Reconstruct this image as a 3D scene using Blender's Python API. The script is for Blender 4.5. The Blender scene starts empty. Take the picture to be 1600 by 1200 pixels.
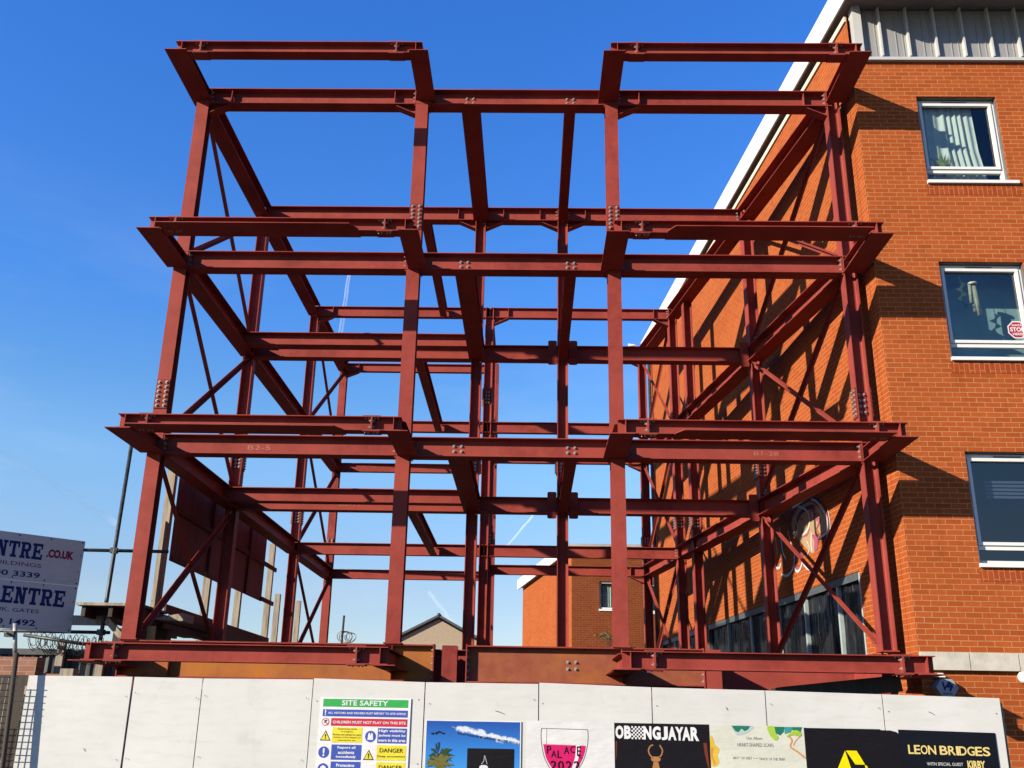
import bpy, math, random
from mathutils import Vector, Matrix
rnd = random.Random(7)
S = bpy.context.scene
COL = S.collection

# ------------------------------------------------------------------ camera
cam = bpy.data.cameras.new('camera'); camo = bpy.data.objects.new('camera', cam); COL.objects.link(camo)
cam.sensor_width = 36; cam.lens = 1540.99/1600*36; cam.clip_start = .1; cam.clip_end = 8000
R_ = [[0.999724, -0.010911, 0.020792], [0.016085, -0.326862, -0.944935], [0.017107, 0.945009, -0.326596]]
camo.matrix_world = Matrix([R_[0]+[5.5772], R_[1]+[-14.0003], R_[2]+[1.6], [0, 0, 0, 1]])
S.camera = camo

# ------------------------------------------------------------------ light
SUN = Vector((-1.48, -1.0, .72)).normalized()          # towards the sun
S.world = bpy.data.worlds.new('World'); W = S.world; W.use_nodes = True
nt = W.node_tree; nt.nodes.clear()
wo = nt.nodes.new('ShaderNodeOutputWorld'); bg = nt.nodes.new('ShaderNodeBackground')
sky = nt.nodes.new('ShaderNodeTexSky'); sky.sky_type = 'NISHITA'; sky.sun_disc = False
sky.sun_elevation = math.asin(SUN.z); sky.sun_rotation = math.atan2(SUN.x, SUN.y)
sky.air_density = 1.0; sky.dust_density = .0; sky.ozone_density = 3.0; sky.altitude = 50
bg.inputs[1].default_value = .075
# clear autumn air: grade the sky from pale at the horizon to saturated blue overhead (by true elevation)
tc = nt.nodes.new('ShaderNodeTexCoord'); sz = nt.nodes.new('ShaderNodeSeparateXYZ'); rp = nt.nodes.new('ShaderNodeValToRGB'); mu = nt.nodes.new('ShaderNodeMix'); sc2 = nt.nodes.new('ShaderNodeVectorMath')
nt.links.new(tc.outputs['Generated'], sz.inputs[0]); nt.links.new(sz.outputs[2], rp.inputs[0])
for i, (p, c) in enumerate(((.03, (.37, .36, .385)), (.12, (.43, .405, .43)), (.24, (.44, .54, .60)), (.31, (.32, .495, .64)), (.39, (.235, .47, .75)), (.62, (.18, .45, .84)))):
    e = rp.color_ramp.elements[i] if i < 2 else rp.color_ramp.elements.new(p)
    e.position = p; e.color = (*c, 1)
mu.data_type = 'RGBA'; mu.blend_type = 'MULTIPLY'; mu.inputs[0].default_value = 1; sc2.operation = 'SCALE'; sc2.inputs['Scale'].default_value = 2
nt.links.new(sky.outputs[0], mu.inputs[6]); nt.links.new(rp.outputs[0], mu.inputs[7]); nt.links.new(mu.outputs[2], sc2.inputs[0])
# thin cirrus veil
mpv = nt.nodes.new('ShaderNodeMapping'); mpv.inputs['Scale'].default_value = (2.2, 2.2, 9); mpv.inputs['Rotation'].default_value = (.3, .5, .4); nz = nt.nodes.new('ShaderNodeTexNoise'); nz.inputs['Scale'].default_value = 1.6; nz.inputs['Detail'].default_value = 7; nz.inputs['Roughness'].default_value = .6
cr = nt.nodes.new('ShaderNodeValToRGB'); cr.color_ramp.elements[0].position = .50; cr.color_ramp.elements[0].color = (0, 0, 0, 1); cr.color_ramp.elements[1].position = .85; cr.color_ramp.elements[1].color = (.24, .24, .24, 1)
lowm = nt.nodes.new('ShaderNodeMapRange'); lowm.inputs[1].default_value = .20; lowm.inputs[2].default_value = .50; lowm.inputs[3].default_value = 1; lowm.inputs[4].default_value = .0
mf = nt.nodes.new('ShaderNodeMath'); mf.operation = 'MULTIPLY'; mc = nt.nodes.new('ShaderNodeMix'); mc.data_type = 'RGBA'; mc.inputs[7].default_value = (4.6, 5.2, 5.6, 1)
nt.links.new(tc.outputs['Generated'], mpv.inputs[0]); nt.links.new(mpv.outputs[0], nz.inputs['Vector']); nt.links.new(nz.outputs['Fac'], cr.inputs[0]); nt.links.new(sz.outputs[2], lowm.inputs[0])
nt.links.new(cr.outputs[0], mf.inputs[0]); nt.links.new(lowm.outputs[0], mf.inputs[1]); nt.links.new(mf.outputs[0], mc.inputs[0]); nt.links.new(sc2.outputs[0], mc.inputs[6]); nt.links.new(mc.outputs[2], bg.inputs[0]); nt.links.new(bg.outputs[0], wo.inputs[0])
sl = bpy.data.lights.new('sun', 'SUN'); sl.energy = 5.0; sl.angle = math.radians(.53); sl.color = (1, .90, .74)
so = bpy.data.objects.new('sun', sl); COL.objects.link(so); so.rotation_euler = SUN.to_track_quat('Z', 'Y').to_euler(); so.location = (-20, -20, 30)
S.view_settings.view_transform = 'Standard'; S.view_settings.look = 'None'; S.view_settings.exposure = 1.25; S.view_settings.gamma = 1

# ------------------------------------------------------------------ materials
TONE = .80      # common scale of the paints, set together with the exposure
class N:
    """small node-graph helper"""
    def __init__(s, name):
        s.m = bpy.data.materials.new(name); s.m.use_nodes = True; s.t = s.m.node_tree
        s.b = s.t.nodes['Principled BSDF']; s.out = s.t.nodes['Material Output']
    def n(s, typ, **k):
        x = s.t.nodes.new(typ)
        for a, v in k.items():
            if a in x.inputs.keys(): x.inputs[a].default_value = v
            else: setattr(x, a, v)
        return x
    def l(s, a, b): s.t.links.new(a, b)
    def coord(s, kind='Object'): return s.n('ShaderNodeTexCoord').outputs[kind]
    def noise(s, scale, detail=4, rough=.55, vec=None, stretch=None):
        x = s.n('ShaderNodeTexNoise'); x.inputs['Scale'].default_value = scale; x.inputs['Detail'].default_value = detail; x.inputs['Roughness'].default_value = rough
        v = vec or s.coord()
        if stretch:
            mp = s.n('ShaderNodeMapping'); mp.inputs['Scale'].default_value = stretch; s.l(v, mp.inputs[0]); v = mp.outputs[0]
        s.l(v, x.inputs['Vector']); return x.outputs['Fac']
    def ramp(s, fac, stops):
        x = s.n('ShaderNodeValToRGB'); e = x.color_ramp.elements
        while len(e) < len(stops): e.new(.5)
        for i, (p, c) in enumerate(stops):
            e[i].position = p; e[i].color = (c if len(c) == 4 else (*c, 1)) if isinstance(c, tuple) else (c, c, c, 1)
        s.l(fac, x.inputs[0]); return x.outputs[0]
    def mix(s, fac, a, b, mode='MIX'):
        x = s.n('ShaderNodeMix'); x.data_type = 'RGBA'; x.blend_type = mode
        for sock, v in ((x.inputs[0], fac), (x.inputs[6], a), (x.inputs[7], b)):
            if isinstance(v, (int, float)): sock.default_value = v
            elif isinstance(v, tuple): sock.default_value = (*v, 1)
            else: s.l(v, sock)
        return x.outputs[2]
    def bump(s, h, strength=.3, dist=.01):
        x = s.n('ShaderNodeBump'); x.inputs['Strength'].default_value = strength; x.inputs['Distance'].default_value = dist
        s.l(h, x.inputs['Height']); s.l(x.outputs[0], s.b.inputs['Normal'])
    def done(s, col, rough=.6, metal=0., spec=.4):
        if isinstance(col, tuple): col = tuple(x*TONE for x in col)
        else: col = s.mix(1., col, (TONE,)*3, 'MULTIPLY')
        if isinstance(col, tuple): s.b.inputs['Base Color'].default_value = (*col, 1)
        else: s.l(col, s.b.inputs['Base Color'])
        if isinstance(rough, (int, float)): s.b.inputs['Roughness'].default_value = rough
        else: s.l(rough, s.b.inputs['Roughness'])
        s.b.inputs['Metallic'].default_value = metal; s.b.inputs['Specular IOR Level'].default_value = spec
        return s.m

def mottled(name, c, var=.25, scale=6, rough=.6, metal=0., spec=.4, stretch=None, bump=0):
    g = N(name); f = g.noise(scale, 5, .6, stretch=stretch)
    lo = tuple(x*(1-var) for x in c); hi = tuple(min(1, x*(1+var)) for x in c)
    col = g.ramp(f, [(.3, lo), (.7, hi)])
    if bump: g.bump(f, bump, .01)
    return g.done(col, rough, metal, spec)

def primer(name, base, dark):
    """red-oxide primer: patchy coats, runs, chalky scuffs"""
    g = N(name)
    f1 = g.noise(1.7, 5, .6); f2 = g.noise(9, 6, .65); f3 = g.noise(3, 5, .7, stretch=(5, 5, .7))
    c = g.ramp(f1, [(.33, dark), (.62, base)])
    c = g.mix(g.ramp(f2, [(.42, .0), (.75, .45)]), c, tuple(min(1, x*1.22) for x in base))
    c = g.mix(g.ramp(f3, [(.56, 0.), (.72, .55)]), c, tuple(x*.60 for x in base))
    f5 = g.noise(.55, 3, .5); c = g.mix(g.ramp(f5, [(.42, 0.), (.60, .5)]), c, (base[0]*1.08, base[1]*1.22, base[2]*1.12))
    f6 = g.noise(4.5, 6, .7, stretch=(1, 1, 3)); c = g.mix(g.ramp(f6, [(.64, 0.), (.71, .30)]), c, (.26, .13, .10))
    f4 = g.noise(38, 3, .7)
    c = g.mix(g.ramp(f4, [(.70, 0.), (.78, .35)]), c, (.55, .22, .14))
    g.bump(f2, .06, .005)
    return g.done(c, g.ramp(f2, [(.3, .50), (.7, .70)]), 0, .08)
M = {}
M['primer'] = primer('red_oxide_primer', (.250, .043, .033), (.155, .025, .019))
M['primer_dark'] = primer('old_red_oxide_primer', (.18, .027, .018), (.125, .018, .013))
def rust(name='rusting_girder_web', k=0.):
    g = N(name); f1 = g.noise(1.1, 6, .62); f2 = g.noise(7, 6, .65); f3 = g.noise(2.2, 5, .7, stretch=(3, 1, .35))
    c = g.ramp(f1, [(.34+k, (.20, .050, .026)), (.50+k, (.255, .082, .017)), (.64+k, (.34, .112, .010))])
    c = g.mix(g.ramp(f2, [(.40, 0.), (.74, .6)]), c, (.30, .095, .035))
    c = g.mix(g.ramp(f3, [(.60, 0.), (.72, .6)]), c, (.24, .045, .030))
    g.bump(f2, .15, .006)
    return g.done(c, .75, 0, .2)
M['rust'] = rust(); M['rust_brown'] = rust('rusting_girder_web_brown', .13)
M['zinc'] = mottled('zinc_bolt', (.30, .25, .225), .25, 40, .48, .3)
M['tube'] = mottled('scaffold_tube', (.045, .05, .05), .5, 12, .5, .5)
M['galv'] = mottled('galvanised_tube', (0.3108, 0.296, 0.2738), .35, 14, .5, .4)

def brick(name, c1, c2, mortar, wear=.35, swap=False):
    g = N(name); uv = g.coord('UV'); v = uv
    if swap:
        sp = g.n('ShaderNodeSeparateXYZ'); cb = g.n('ShaderNodeCombineXYZ'); g.l(uv, sp.inputs[0]); g.l(sp.outputs[1], cb.inputs[0]); g.l(sp.outputs[0], cb.inputs[1]); v = cb.outputs[0]
    # slightly uneven courses
    nz = g.n('ShaderNodeTexNoise', Scale=5.0, Detail=2.0); g.l(uv, nz.inputs['Vector'])
    add = g.n('ShaderNodeVectorMath', operation='SCALE'); g.l(nz.outputs['Color'], add.inputs[0]); add.inputs['Scale'].default_value = .006
    ad2 = g.n('ShaderNodeVectorMath', operation='ADD'); g.l(v, ad2.inputs[0]); g.l(add.outputs[0], ad2.inputs[1]); v = ad2.outputs[0]
    b = g.n('ShaderNodeTexBrick'); b.offset = .5; b.inputs['Scale'].default_value = 1
    b.inputs['Brick Width'].default_value = .225 if not swap else .225; b.inputs['Row Height'].default_value = .075
    b.inputs['Mortar Size'].default_value = .0055; b.inputs['Mortar Smooth'].default_value = .25; b.inputs['Bias'].default_value = -.15
    b.inputs['Color1'].default_value = (*c1, 1); b.inputs['Color2'].default_value = (*c2, 1); b.inputs['Mortar'].default_value = (*mortar, 1)
    g.l(v, b.inputs['Vector'])
    f = g.noise(.9, 6, .62, vec=uv); f2 = g.noise(16, 5, .7, vec=uv); f3 = g.noise(1.6, 5, .65, vec=uv, stretch=(1.6, .35, 1))
    c = g.mix(g.ramp(f, [(.35, 0.), (.7, wear)]), b.outputs['Color'], tuple(x*.70 for x in c1))
    c = g.mix(g.ramp(f2, [(.35, .0), (.8, .30)]), c, tuple(x*.45 for x in c1))
    c = g.mix(g.ramp(f3, [(.60, .0), (.80, .45)]), c, tuple(x*.5 for x in c2))
    h = g.n('ShaderNodeMath', operation='MULTIPLY_ADD'); g.l(f2, h.inputs[0]); h.inputs[1].default_value = .35
    inv = g.n('ShaderNodeMath', operation='SUBTRACT'); inv.inputs[0].default_value = 1; g.l(b.outputs['Fac'], inv.inputs[1]); g.l(inv.outputs[0], h.inputs[2])
    g.bump(h.outputs[0], .5, .006)
    return g.done(c, .9, 0, .04)
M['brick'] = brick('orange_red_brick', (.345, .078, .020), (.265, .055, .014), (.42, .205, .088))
M['soldier'] = brick('soldier_course_brick', (.310, .058, .017), (.24, .043, .013), (.39, .18, .08), swap=True)
M['brick_wing'] = brick('shaded_wing_brick', (.185, .046, .016), (.145, .033, .012), (.21, .105, .05))  # darker copy of the brick; shade on the wing's front is in the colour
M['brick_old'] = brick('old_pink_brick', (.30, .145, .095), (.23, .10, .065), (.30, .25, .20))
def boards():
    g = N('white_painted_ply'); uv = g.coord('UV'); f = g.noise(1.4, 6, .65, vec=uv); f2 = g.noise(5, 6, .7, vec=uv, stretch=(.5, 2.5, 1)); f3 = g.noise(26, 4, .7, vec=uv); f4 = g.noise(3.1, 6, .72, vec=uv)
    c = g.ramp(f, [(.3, (.45, .447, .42)), (.66, (.505, .50, .475))])
    c = g.mix(g.ramp(f2, [(.48, 0.), (.74, .60)]), c, (.405, .402, .365))
    c = g.mix(g.ramp(f4, [(.57, 0.), (.70, .38)]), c, (.36, .35, .30))
    c = g.mix(g.ramp(f3, [(.735, 0.), (.765, .7)]), c, (.33, .31, .27))
    g.bump(f2, .08, .004); return g.done(c, .6, 0, .3)
M['white_ply'] = boards()
M['white'] = mottled('white_paint', (0.592, 0.592, 0.5772), .04, 5, .45)
M['cream'] = mottled('cream_trim', (0.5328, 0.4884, 0.3848), .08, 5, .6)
M['upvc'] = mottled('white_window_plastic', (0.592, 0.592, 0.5698), .03, 9, .35)
M['upvc_grey'] = mottled('grey_gasket', (.10, .11, .12), .2, 9, .4)
M['stone'] = mottled('pale_cast_stone', (0.4144, 0.3848, 0.3182), .16, 7, .8, bump=.15)
M['clad'] = mottled('grey_metal_cladding', (0.296, 0.2923, 0.2849), .07, 3, .42, .25, stretch=(1, 1, .3))
M['clad_fin'] = mottled('silver_fin', (0.4884, 0.4847, 0.4662), .05, 5, .42, .2)
M['soffit'] = mottled('dark_soffit', (.19, .165, .15), .15, 3, .6)
M['roof'] = mottled('grey_roof_sheet', (.34, .34, .33), .2, 3, .6)
M['wing_cap'] = mottled('grey_parapet', (0.296, 0.296, 0.2886), .2, 3, .6)
M['concrete'] = mottled('concrete', (.13, .125, .12), .25, 3, .85, bump=.2)
M['asphalt'] = mottled('asphalt', (.055, .055, .055), .3, 8, .85, bump=.3)
M['soil'] = mottled('site_soil', (.035, .029, .023), .45, 2, .95, bump=.4)
M['render'] = mottled('pebbledash_render', (.30, .235, .165), .18, 12, .9, bump=.4)
M['render_pale'] = mottled('pale_render', (0.2812, 0.2516, 0.2072), .12, 8, .9)
M['slate'] = mottled('slate_roof', (.05, .05, .055), .3, 9, .6)
def wood(name, c, rough=.75):
    g = N(name); f = g.noise(3.2, 6, .65, stretch=(6, 6, .5)); f2 = g.noise(8, 4, .7)
    col = g.ramp(f, [(.3, tuple(x*.55 for x in c)), (.52, c), (.72, tuple(min(1, x*1.25) for x in c))])
    col = g.mix(g.ramp(f2, [(.66, 0.), (.72, .7)]), col, tuple(x*.3 for x in c)); g.bump(f, .3, .006); return g.done(col, rough, 0, .2)
M['timber'] = wood('weathered_timber', (.28, .235, .175)); M['timber_dark'] = wood('dark_timber', (.045, .034, .026)); M['ply_red'] = wood('red_stained_ply', (.15, .040, .032)); M['timber_new'] = wood('fresh_timber', (.40, .24, .09))
M['batten_red'] = wood('red_stained_batten', (.10, .027, .022))
def polythene():
    g = N('black_polythene'); f = g.noise(1.5, 3, .5, stretch=(4, 4, .45)); f2 = g.noise(7, 3, .5, stretch=(3, 3, .6))
    h = g.n('ShaderNodeMath', operation='ADD'); g.l(f, h.inputs[0]); g.l(f2, h.inputs[1]); g.bump(f, 1.0, .22)
    return g.done(g.ramp(f, [(.3, (.006, .007, .010)), (.7, (.014, .015, .020))]), g.ramp(f2, [(.35, .18), (.7, .34)]), 0, .12)
M['polythene'] = polythene()
M['mullion'] = mottled('pale_blue_frame', (0.2812, 0.3404, 0.3404), .15, 8, .45)
M['frame_dark'] = mottled('dark_blue_grey_frame', (.06, .075, .08), .2, 8, .5)
def glass(name, tint, refl=.16):
    g = N(name); g.t.nodes.remove(g.b); tr = g.n('ShaderNodeBsdfTransparent'); tr.inputs[0].default_value = (*tint, 1)
    gl = g.n('ShaderNodeBsdfGlossy'); gl.inputs[0].default_value = (1, 1, 1, 1); gl.inputs[1].default_value = .015
    lw = g.n('ShaderNodeLayerWeight'); lw.inputs[0].default_value = .5; pw = g.n('ShaderNodeMath', operation='POWER'); g.l(lw.outputs['Facing'], pw.inputs[0]); pw.inputs[1].default_value = 5
    ad = g.n('ShaderNodeMath', operation='MULTIPLY_ADD'); g.l(pw.outputs[0], ad.inputs[0]); ad.inputs[1].default_value = .9; ad.inputs[2].default_value = .04+refl
    mx = g.n('ShaderNodeMixShader'); g.l(ad.outputs[0], mx.inputs[0]); g.l(tr.outputs[0], mx.inputs[1]); g.l(gl.outputs[0], mx.inputs[2]); g.l(mx.outputs[0], g.out.inputs[0]); return g.m
M['glass'] = glass('window_glass', (.72, .80, .80), .02); M['glass_dark'] = glass('dark_window_glass', (.35, .42, .52), .05); M['glass_teal'] = glass('teal_window_glass', (.60, .72, .72), .045)
M['curtain'] = mottled('pale_curtain', (0.4588, 0.4884, 0.444), .08, 6, .9); M['room'] = mottled('dim_room', (.11, .14, .15), .2, 2, .9); M['room_teal'] = mottled('dim_teal_room', (.30, .37, .36), .25, 2, .9); M['room_navy'] = mottled('dim_navy_room', (.035, .055, .10), .25, 2, .9)
M['leaf'] = mottled('houseplant_leaf', (.13, .17, .05), .5, 14, .6); M['weed'] = mottled('weed_leaf', (.05, .07, .02), .4, 14, .7); M['pot'] = mottled('clay_pot', (0.222, 0.0962, 0.0518), .2, 9, .8)
M['bamboo'] = mottled('bamboo_tube', (0.3848, 0.3182, 0.1924), .25, 12, .6); M['plastic_grey'] = mottled('grey_plastic', (0.2664, 0.2738, 0.2812), .06, 9, .45)
M['mesh'] = mottled('rusty_mesh_wire', (.24, .20, .14), .4, 20, .7, .2); M['wire'] = mottled('dark_barbed_wire', (.05, .045, .04), .4, 20, .6, .4); M['sheet'] = mottled('dark_corrugated_sheet', (.030, .034, .036), .4, 4, .6)
M['coilwire'] = mottled('pale_coiled_cable', (0.2368, 0.2516, 0.2368), .25, 10, .6)
M['signboard'] = mottled('sign_board_white', (.50, .485, .47), .05, 3, .55)
def flat(name, c, var=.07, rough=.6): 
    g = N(name); f = g.noise(5, 4, .6); w = g.noise(4.5, 4, .62, stretch=(1, 1, 3.2)); lo = tuple(x*(1-var) for x in c); hi = tuple(min(1, x*(1+var)) for x in c)
    g.bump(w, .22, .03); M[name] = g.done(g.ramp(f, [(.3, lo), (.7, hi)]), .55, 0, .12); return M[name]
for nm, c in dict(ink_navy=(0.0084, 0.021, 0.112), ink_red=(0.224, 0.014, 0.042), ink_maroon=(0.112, 0.0105, 0.035), ink_teal=(0.014, 0.07, 0.077), ink_green=(0.0315, 0.28, 0.0595), ink_blue=(0.0385, 0.07, 0.308), ink_signred=(0.42, 0.021, 0.042), ink_yellow=(0.56, 0.476, 0.035),
        ink_white=(0.56, 0.56, 0.56), ink_black=(0.0084, 0.0084, 0.0098), poster_blue=(0.0154, 0.098, 0.35), poster_sky=(0.021, 0.175, 0.434), cloud_white=(0.504, 0.532, 0.56), palm_green=(0.0245, 0.049, 0.021), palm_olive=(0.112, 0.105, 0.028), poster_black=(0.00616, 0.00462, 0.00655), poster_navy=(0.00385, 0.00501, 0.00847),
        ink_pink=(0.462, 0.0084, 0.098), paper=(.51, .505, .49), line_grey=(0.112, 0.112, 0.119), bronze=(0.294, 0.133, 0.049), cream_paper=(0.462, 0.469, 0.392), art_green=(0.0105, 0.126, 0.077), art_lime=(0.252, 0.385, 0.042), art_teal=(0.035, 0.21, 0.21), art_grey=(0.315, 0.371, 0.378), art_yellow=(0.504, 0.329, 0.035), art_orange=(0.434, 0.196, 0.063),
        loud_yellow=(0.602, 0.504, 0), gold=(0.56, 0.434, 0.154), drape_red=(0.119, 0.0245, 0.014), grafwhite=(0.525, 0.504, 0.504), grafpink=(0.294, 0.07, 0.112), grafblack=(0.021, 0.0196, 0.021), grafpale=(.33, .22, .12), sticker_red=(0.294, 0.014, 0.042), blue_tape=(0.07, 0.112, 0.294), brand_blue=(0.014, 0.021, 0.105), scuff=(0.315, 0.301, 0.266), chalk=(.31, .13, .10)).items(): flat(nm, c)
M['drape_red'] = M['drape_red']

# ------------------------------------------------------------------ mesh helpers
class MB:
    def __init__(s): s.v = []; s.f = []; s.sm = []; s.st = []; s.nf = []
    def add(s, vs, fs, smooth=False):
        o = len(s.v); s.st.append(o); s.nf.append(len(fs)); s.v += [tuple(v) for v in vs]; s.f += [tuple(o+i for i in f) for f in fs]; s.sm += [smooth]*len(fs); return s
    def box(s, a, b):
        (x0, y0, z0), (x1, y1, z1) = a, b
        return s.add([(x0, y0, z0), (x1, y0, z0), (x1, y1, z0), (x0, y1, z0), (x0, y0, z1), (x1, y0, z1), (x1, y1, z1), (x0, y1, z1)],
                     [(0, 3, 2, 1), (4, 5, 6, 7), (0, 1, 5, 4), (1, 2, 6, 5), (2, 3, 7, 6), (3, 0, 4, 7)])
    def obox(s, c, ax, ay, az):
        """box centred at c with half-axis vectors"""
        c, ax, ay, az = map(Vector, (c, ax, ay, az)); vs = [c+i*ax+j*ay+k*az for k in (-1, 1) for j in (-1, 1) for i in (-1, 1)]
        return s.add(vs, [(0, 2, 3, 1), (4, 5, 7, 6), (0, 1, 5, 4), (2, 6, 7, 3), (0, 4, 6, 2), (1, 3, 7, 5)])
    def extrude(s, prof, p0, p1, ux, uy):
        """closed 2-D profile swept from p0 to p1"""
        p0, p1, ux, uy = map(Vector, (p0, p1, ux, uy)); n = len(prof)
        vs = [p0+ux*a+uy*b for a, b in prof]+[p1+ux*a+uy*b for a, b in prof]
        return s.add(vs, [tuple(range(n))[::-1], tuple(range(n, 2*n))]+[(i, (i+1) % n, n+(i+1) % n, n+i) for i in range(n)])
    def ibeam(s, p0, p1, h, b, tw=.009, tf=.013, up=(0, 0, 1)):
        """I section; p0,p1 on the centre line; h along up"""
        d = (Vector(p1)-Vector(p0)).normalized(); up = Vector(up); side = d.cross(up).normalized(); up = side.cross(d).normalized()
        H, B, t, w = h/2, b/2, tf, tw/2; r = .012
        pr = [(-B, -H), (B, -H), (B, -H+t), (w+r, -H+t), (w, -H+t+r), (w, H-t-r), (w+r, H-t), (B, H-t), (B, H), (-B, H), (-B, H-t), (-w-r, H-t), (-w, H-t-r), (-w, -H+t+r), (-w-r, -H+t), (-B, -H+t)]
        return s.extrude(pr, p0, p1, side, up)
    def tube(s, pts, r, n=8, caps=True, closed=False):
        pts = [Vector(p) for p in pts]; k = len(pts); vs = []
        for i, p in enumerate(pts):
            d = ((pts[(i+1) % k] if closed or i < k-1 else p)-(pts[i-1] if closed or i > 0 else p)).normalized()
            a = Vector((0, 0, 1)) if abs(d.z) < .9 else Vector((1, 0, 0)); e = d.cross(a).normalized(); g = d.cross(e)
            rr = r[i] if isinstance(r, (list, tuple)) else r
            vs += [p+(e*math.cos(2*math.pi*j/n)+g*math.sin(2*math.pi*j/n))*rr for j in range(n)]
        fs = [(i*n+j, i*n+(j+1) % n, ((i+1) % k)*n+(j+1) % n, ((i+1) % k)*n+j) for i in range(k if closed else k-1) for j in range(n)]
        if caps and not closed: fs += [tuple(range(n))[::-1], tuple((k-1)*n+j for j in range(n))]
        return s.add(vs, fs, True)
    def bolt(s, p, nrm, r=.019, h=.016):
        """hexagonal head on a washer with a stub of thread"""
        nrm = Vector(nrm).normalized(); p = Vector(p); a = Vector((0, 0, 1)) if abs(nrm.z) < .9 else Vector((1, 0, 0)); e = nrm.cross(a).normalized(); g = nrm.cross(e)
        for (rr, z0, z1, n) in ((r*1.35, -.002, .004, 10), (r, .004, h, 6), (r*.5, h, h*1.9, 6)):
            vs = [p+nrm*z+(e*math.cos(2*math.pi*j/n)+g*math.sin(2*math.pi*j/n))*rr for z in (z0, z1) for j in range(n)]
            s.add(vs, [(j, (j+1) % n, n+(j+1) % n, n+j) for j in range(n)]+[tuple(n+j for j in range(n))])
        return s
    def poly(s, pts, n=None, t=0.):
        """flat polygon; with t it gets a thickness along n"""
        k = len(pts)
        if not t: return s.add(pts, [tuple(range(k))])
        n = Vector(n)*t; pts = [Vector(p) for p in pts]
        return s.add(pts+[p+n for p in pts], [tuple(range(k))[::-1], tuple(range(k, 2*k))]+[(i, (i+1) % k, k+(i+1) % k, k+i) for i in range(k)])
    def pieces(s):
        out = []; st = s.st+[len(s.v)]; fi = 0
        for a, b, nf in zip(st, st[1:], s.nf):
            m = MB(); m.v = s.v[a:b]; m.f = [tuple(i-a for i in f) for f in s.f[fi:fi+nf]]; m.sm = s.sm[fi:fi+nf]; m.st = [0]; m.nf = [nf]; fi += nf; out.append(m)
        return out
    def build(s, name, mat, parent=None, **tags):
        me = bpy.data.meshes.new(name); me.from_pydata(s.v, [], s.f); me.update()
        uvl = me.uv_layers.new(name='UVMap'); dat = uvl.data; V = me.vertices
        for p in me.polygons:
            n = p.normal
            if abs(n.z) > .75: e = Vector((1, 0, 0)); g = Vector((0, 1, 0))
            else: e = Vector((-n.y, n.x, 0)).normalized(); g = Vector((0, 0, 1))
            for li in p.loop_indices:
                c = V[me.loops[li].vertex_index].co; dat[li].uv = (c.dot(e), c.dot(g))
        me.polygons.foreach_set('use_smooth', s.sm); me.materials.append(mat if not isinstance(mat, str) else M[mat])
        o = bpy.data.objects.new(name, me); COL.objects.link(o)
        if parent: o.parent = parent; o.matrix_parent_inverse = Matrix.Translation(parent.location).inverted() if parent.type == 'EMPTY' and parent.parent is None else Matrix()
        for k, v in tags.items(): o[k] = v
        return o
def thing(name, label, cat, loc=(0, 0, 0), group=None):
    o = bpy.data.objects.new(name, None); COL.objects.link(o); o.location = loc; o.empty_display_size = .2
    o['label'] = label; o['category'] = cat
    if group: o['group'] = group
    return o
def child(mb, name, mat, parent, **t):
    """part of a part: the parent's transform is the root's, so undo it"""
    if name in SPLIT:
        for p in mb.pieces(): o = p.build(name, mat, None, **t); o.parent = parent
        return o
    o = mb.build(name, mat, None, **t); o.parent = parent
    return o
SPLIT = {'stiffener', 'end_plate', 'gusset_plate', 'mullion', 'splice_plate', 'gusset', 'fin', 'pane', 'head_frame', 'bottom_plate'}
def text_geo(body, size=1., bold=0., sx=1.):
    """outline of a text as 2-D faces, lower-left at 0,0"""
    cu = bpy.data.curves.new('t', 'FONT'); cu.body = body; cu.size = size; cu.offset = bold*size; cu.resolution_u = 3
    o = bpy.data.objects.new('t', cu); COL.objects.link(o); dg = bpy.context.evaluated_depsgraph_get(); me = bpy.data.meshes.new_from_object(o.evaluated_get(dg))
    vs = [(v.co.x*sx, v.co.y) for v in me.vertices]; fs = [tuple(p.vertices) for p in me.polygons]
    bpy.data.objects.remove(o); bpy.data.curves.remove(cu); bpy.data.meshes.remove(me)
    if vs:
        x0 = min(v[0] for v in vs); y0 = min(v[1] for v in vs); vs = [(x-x0, y-y0) for x, y in vs]
    return vs, fs
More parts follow.
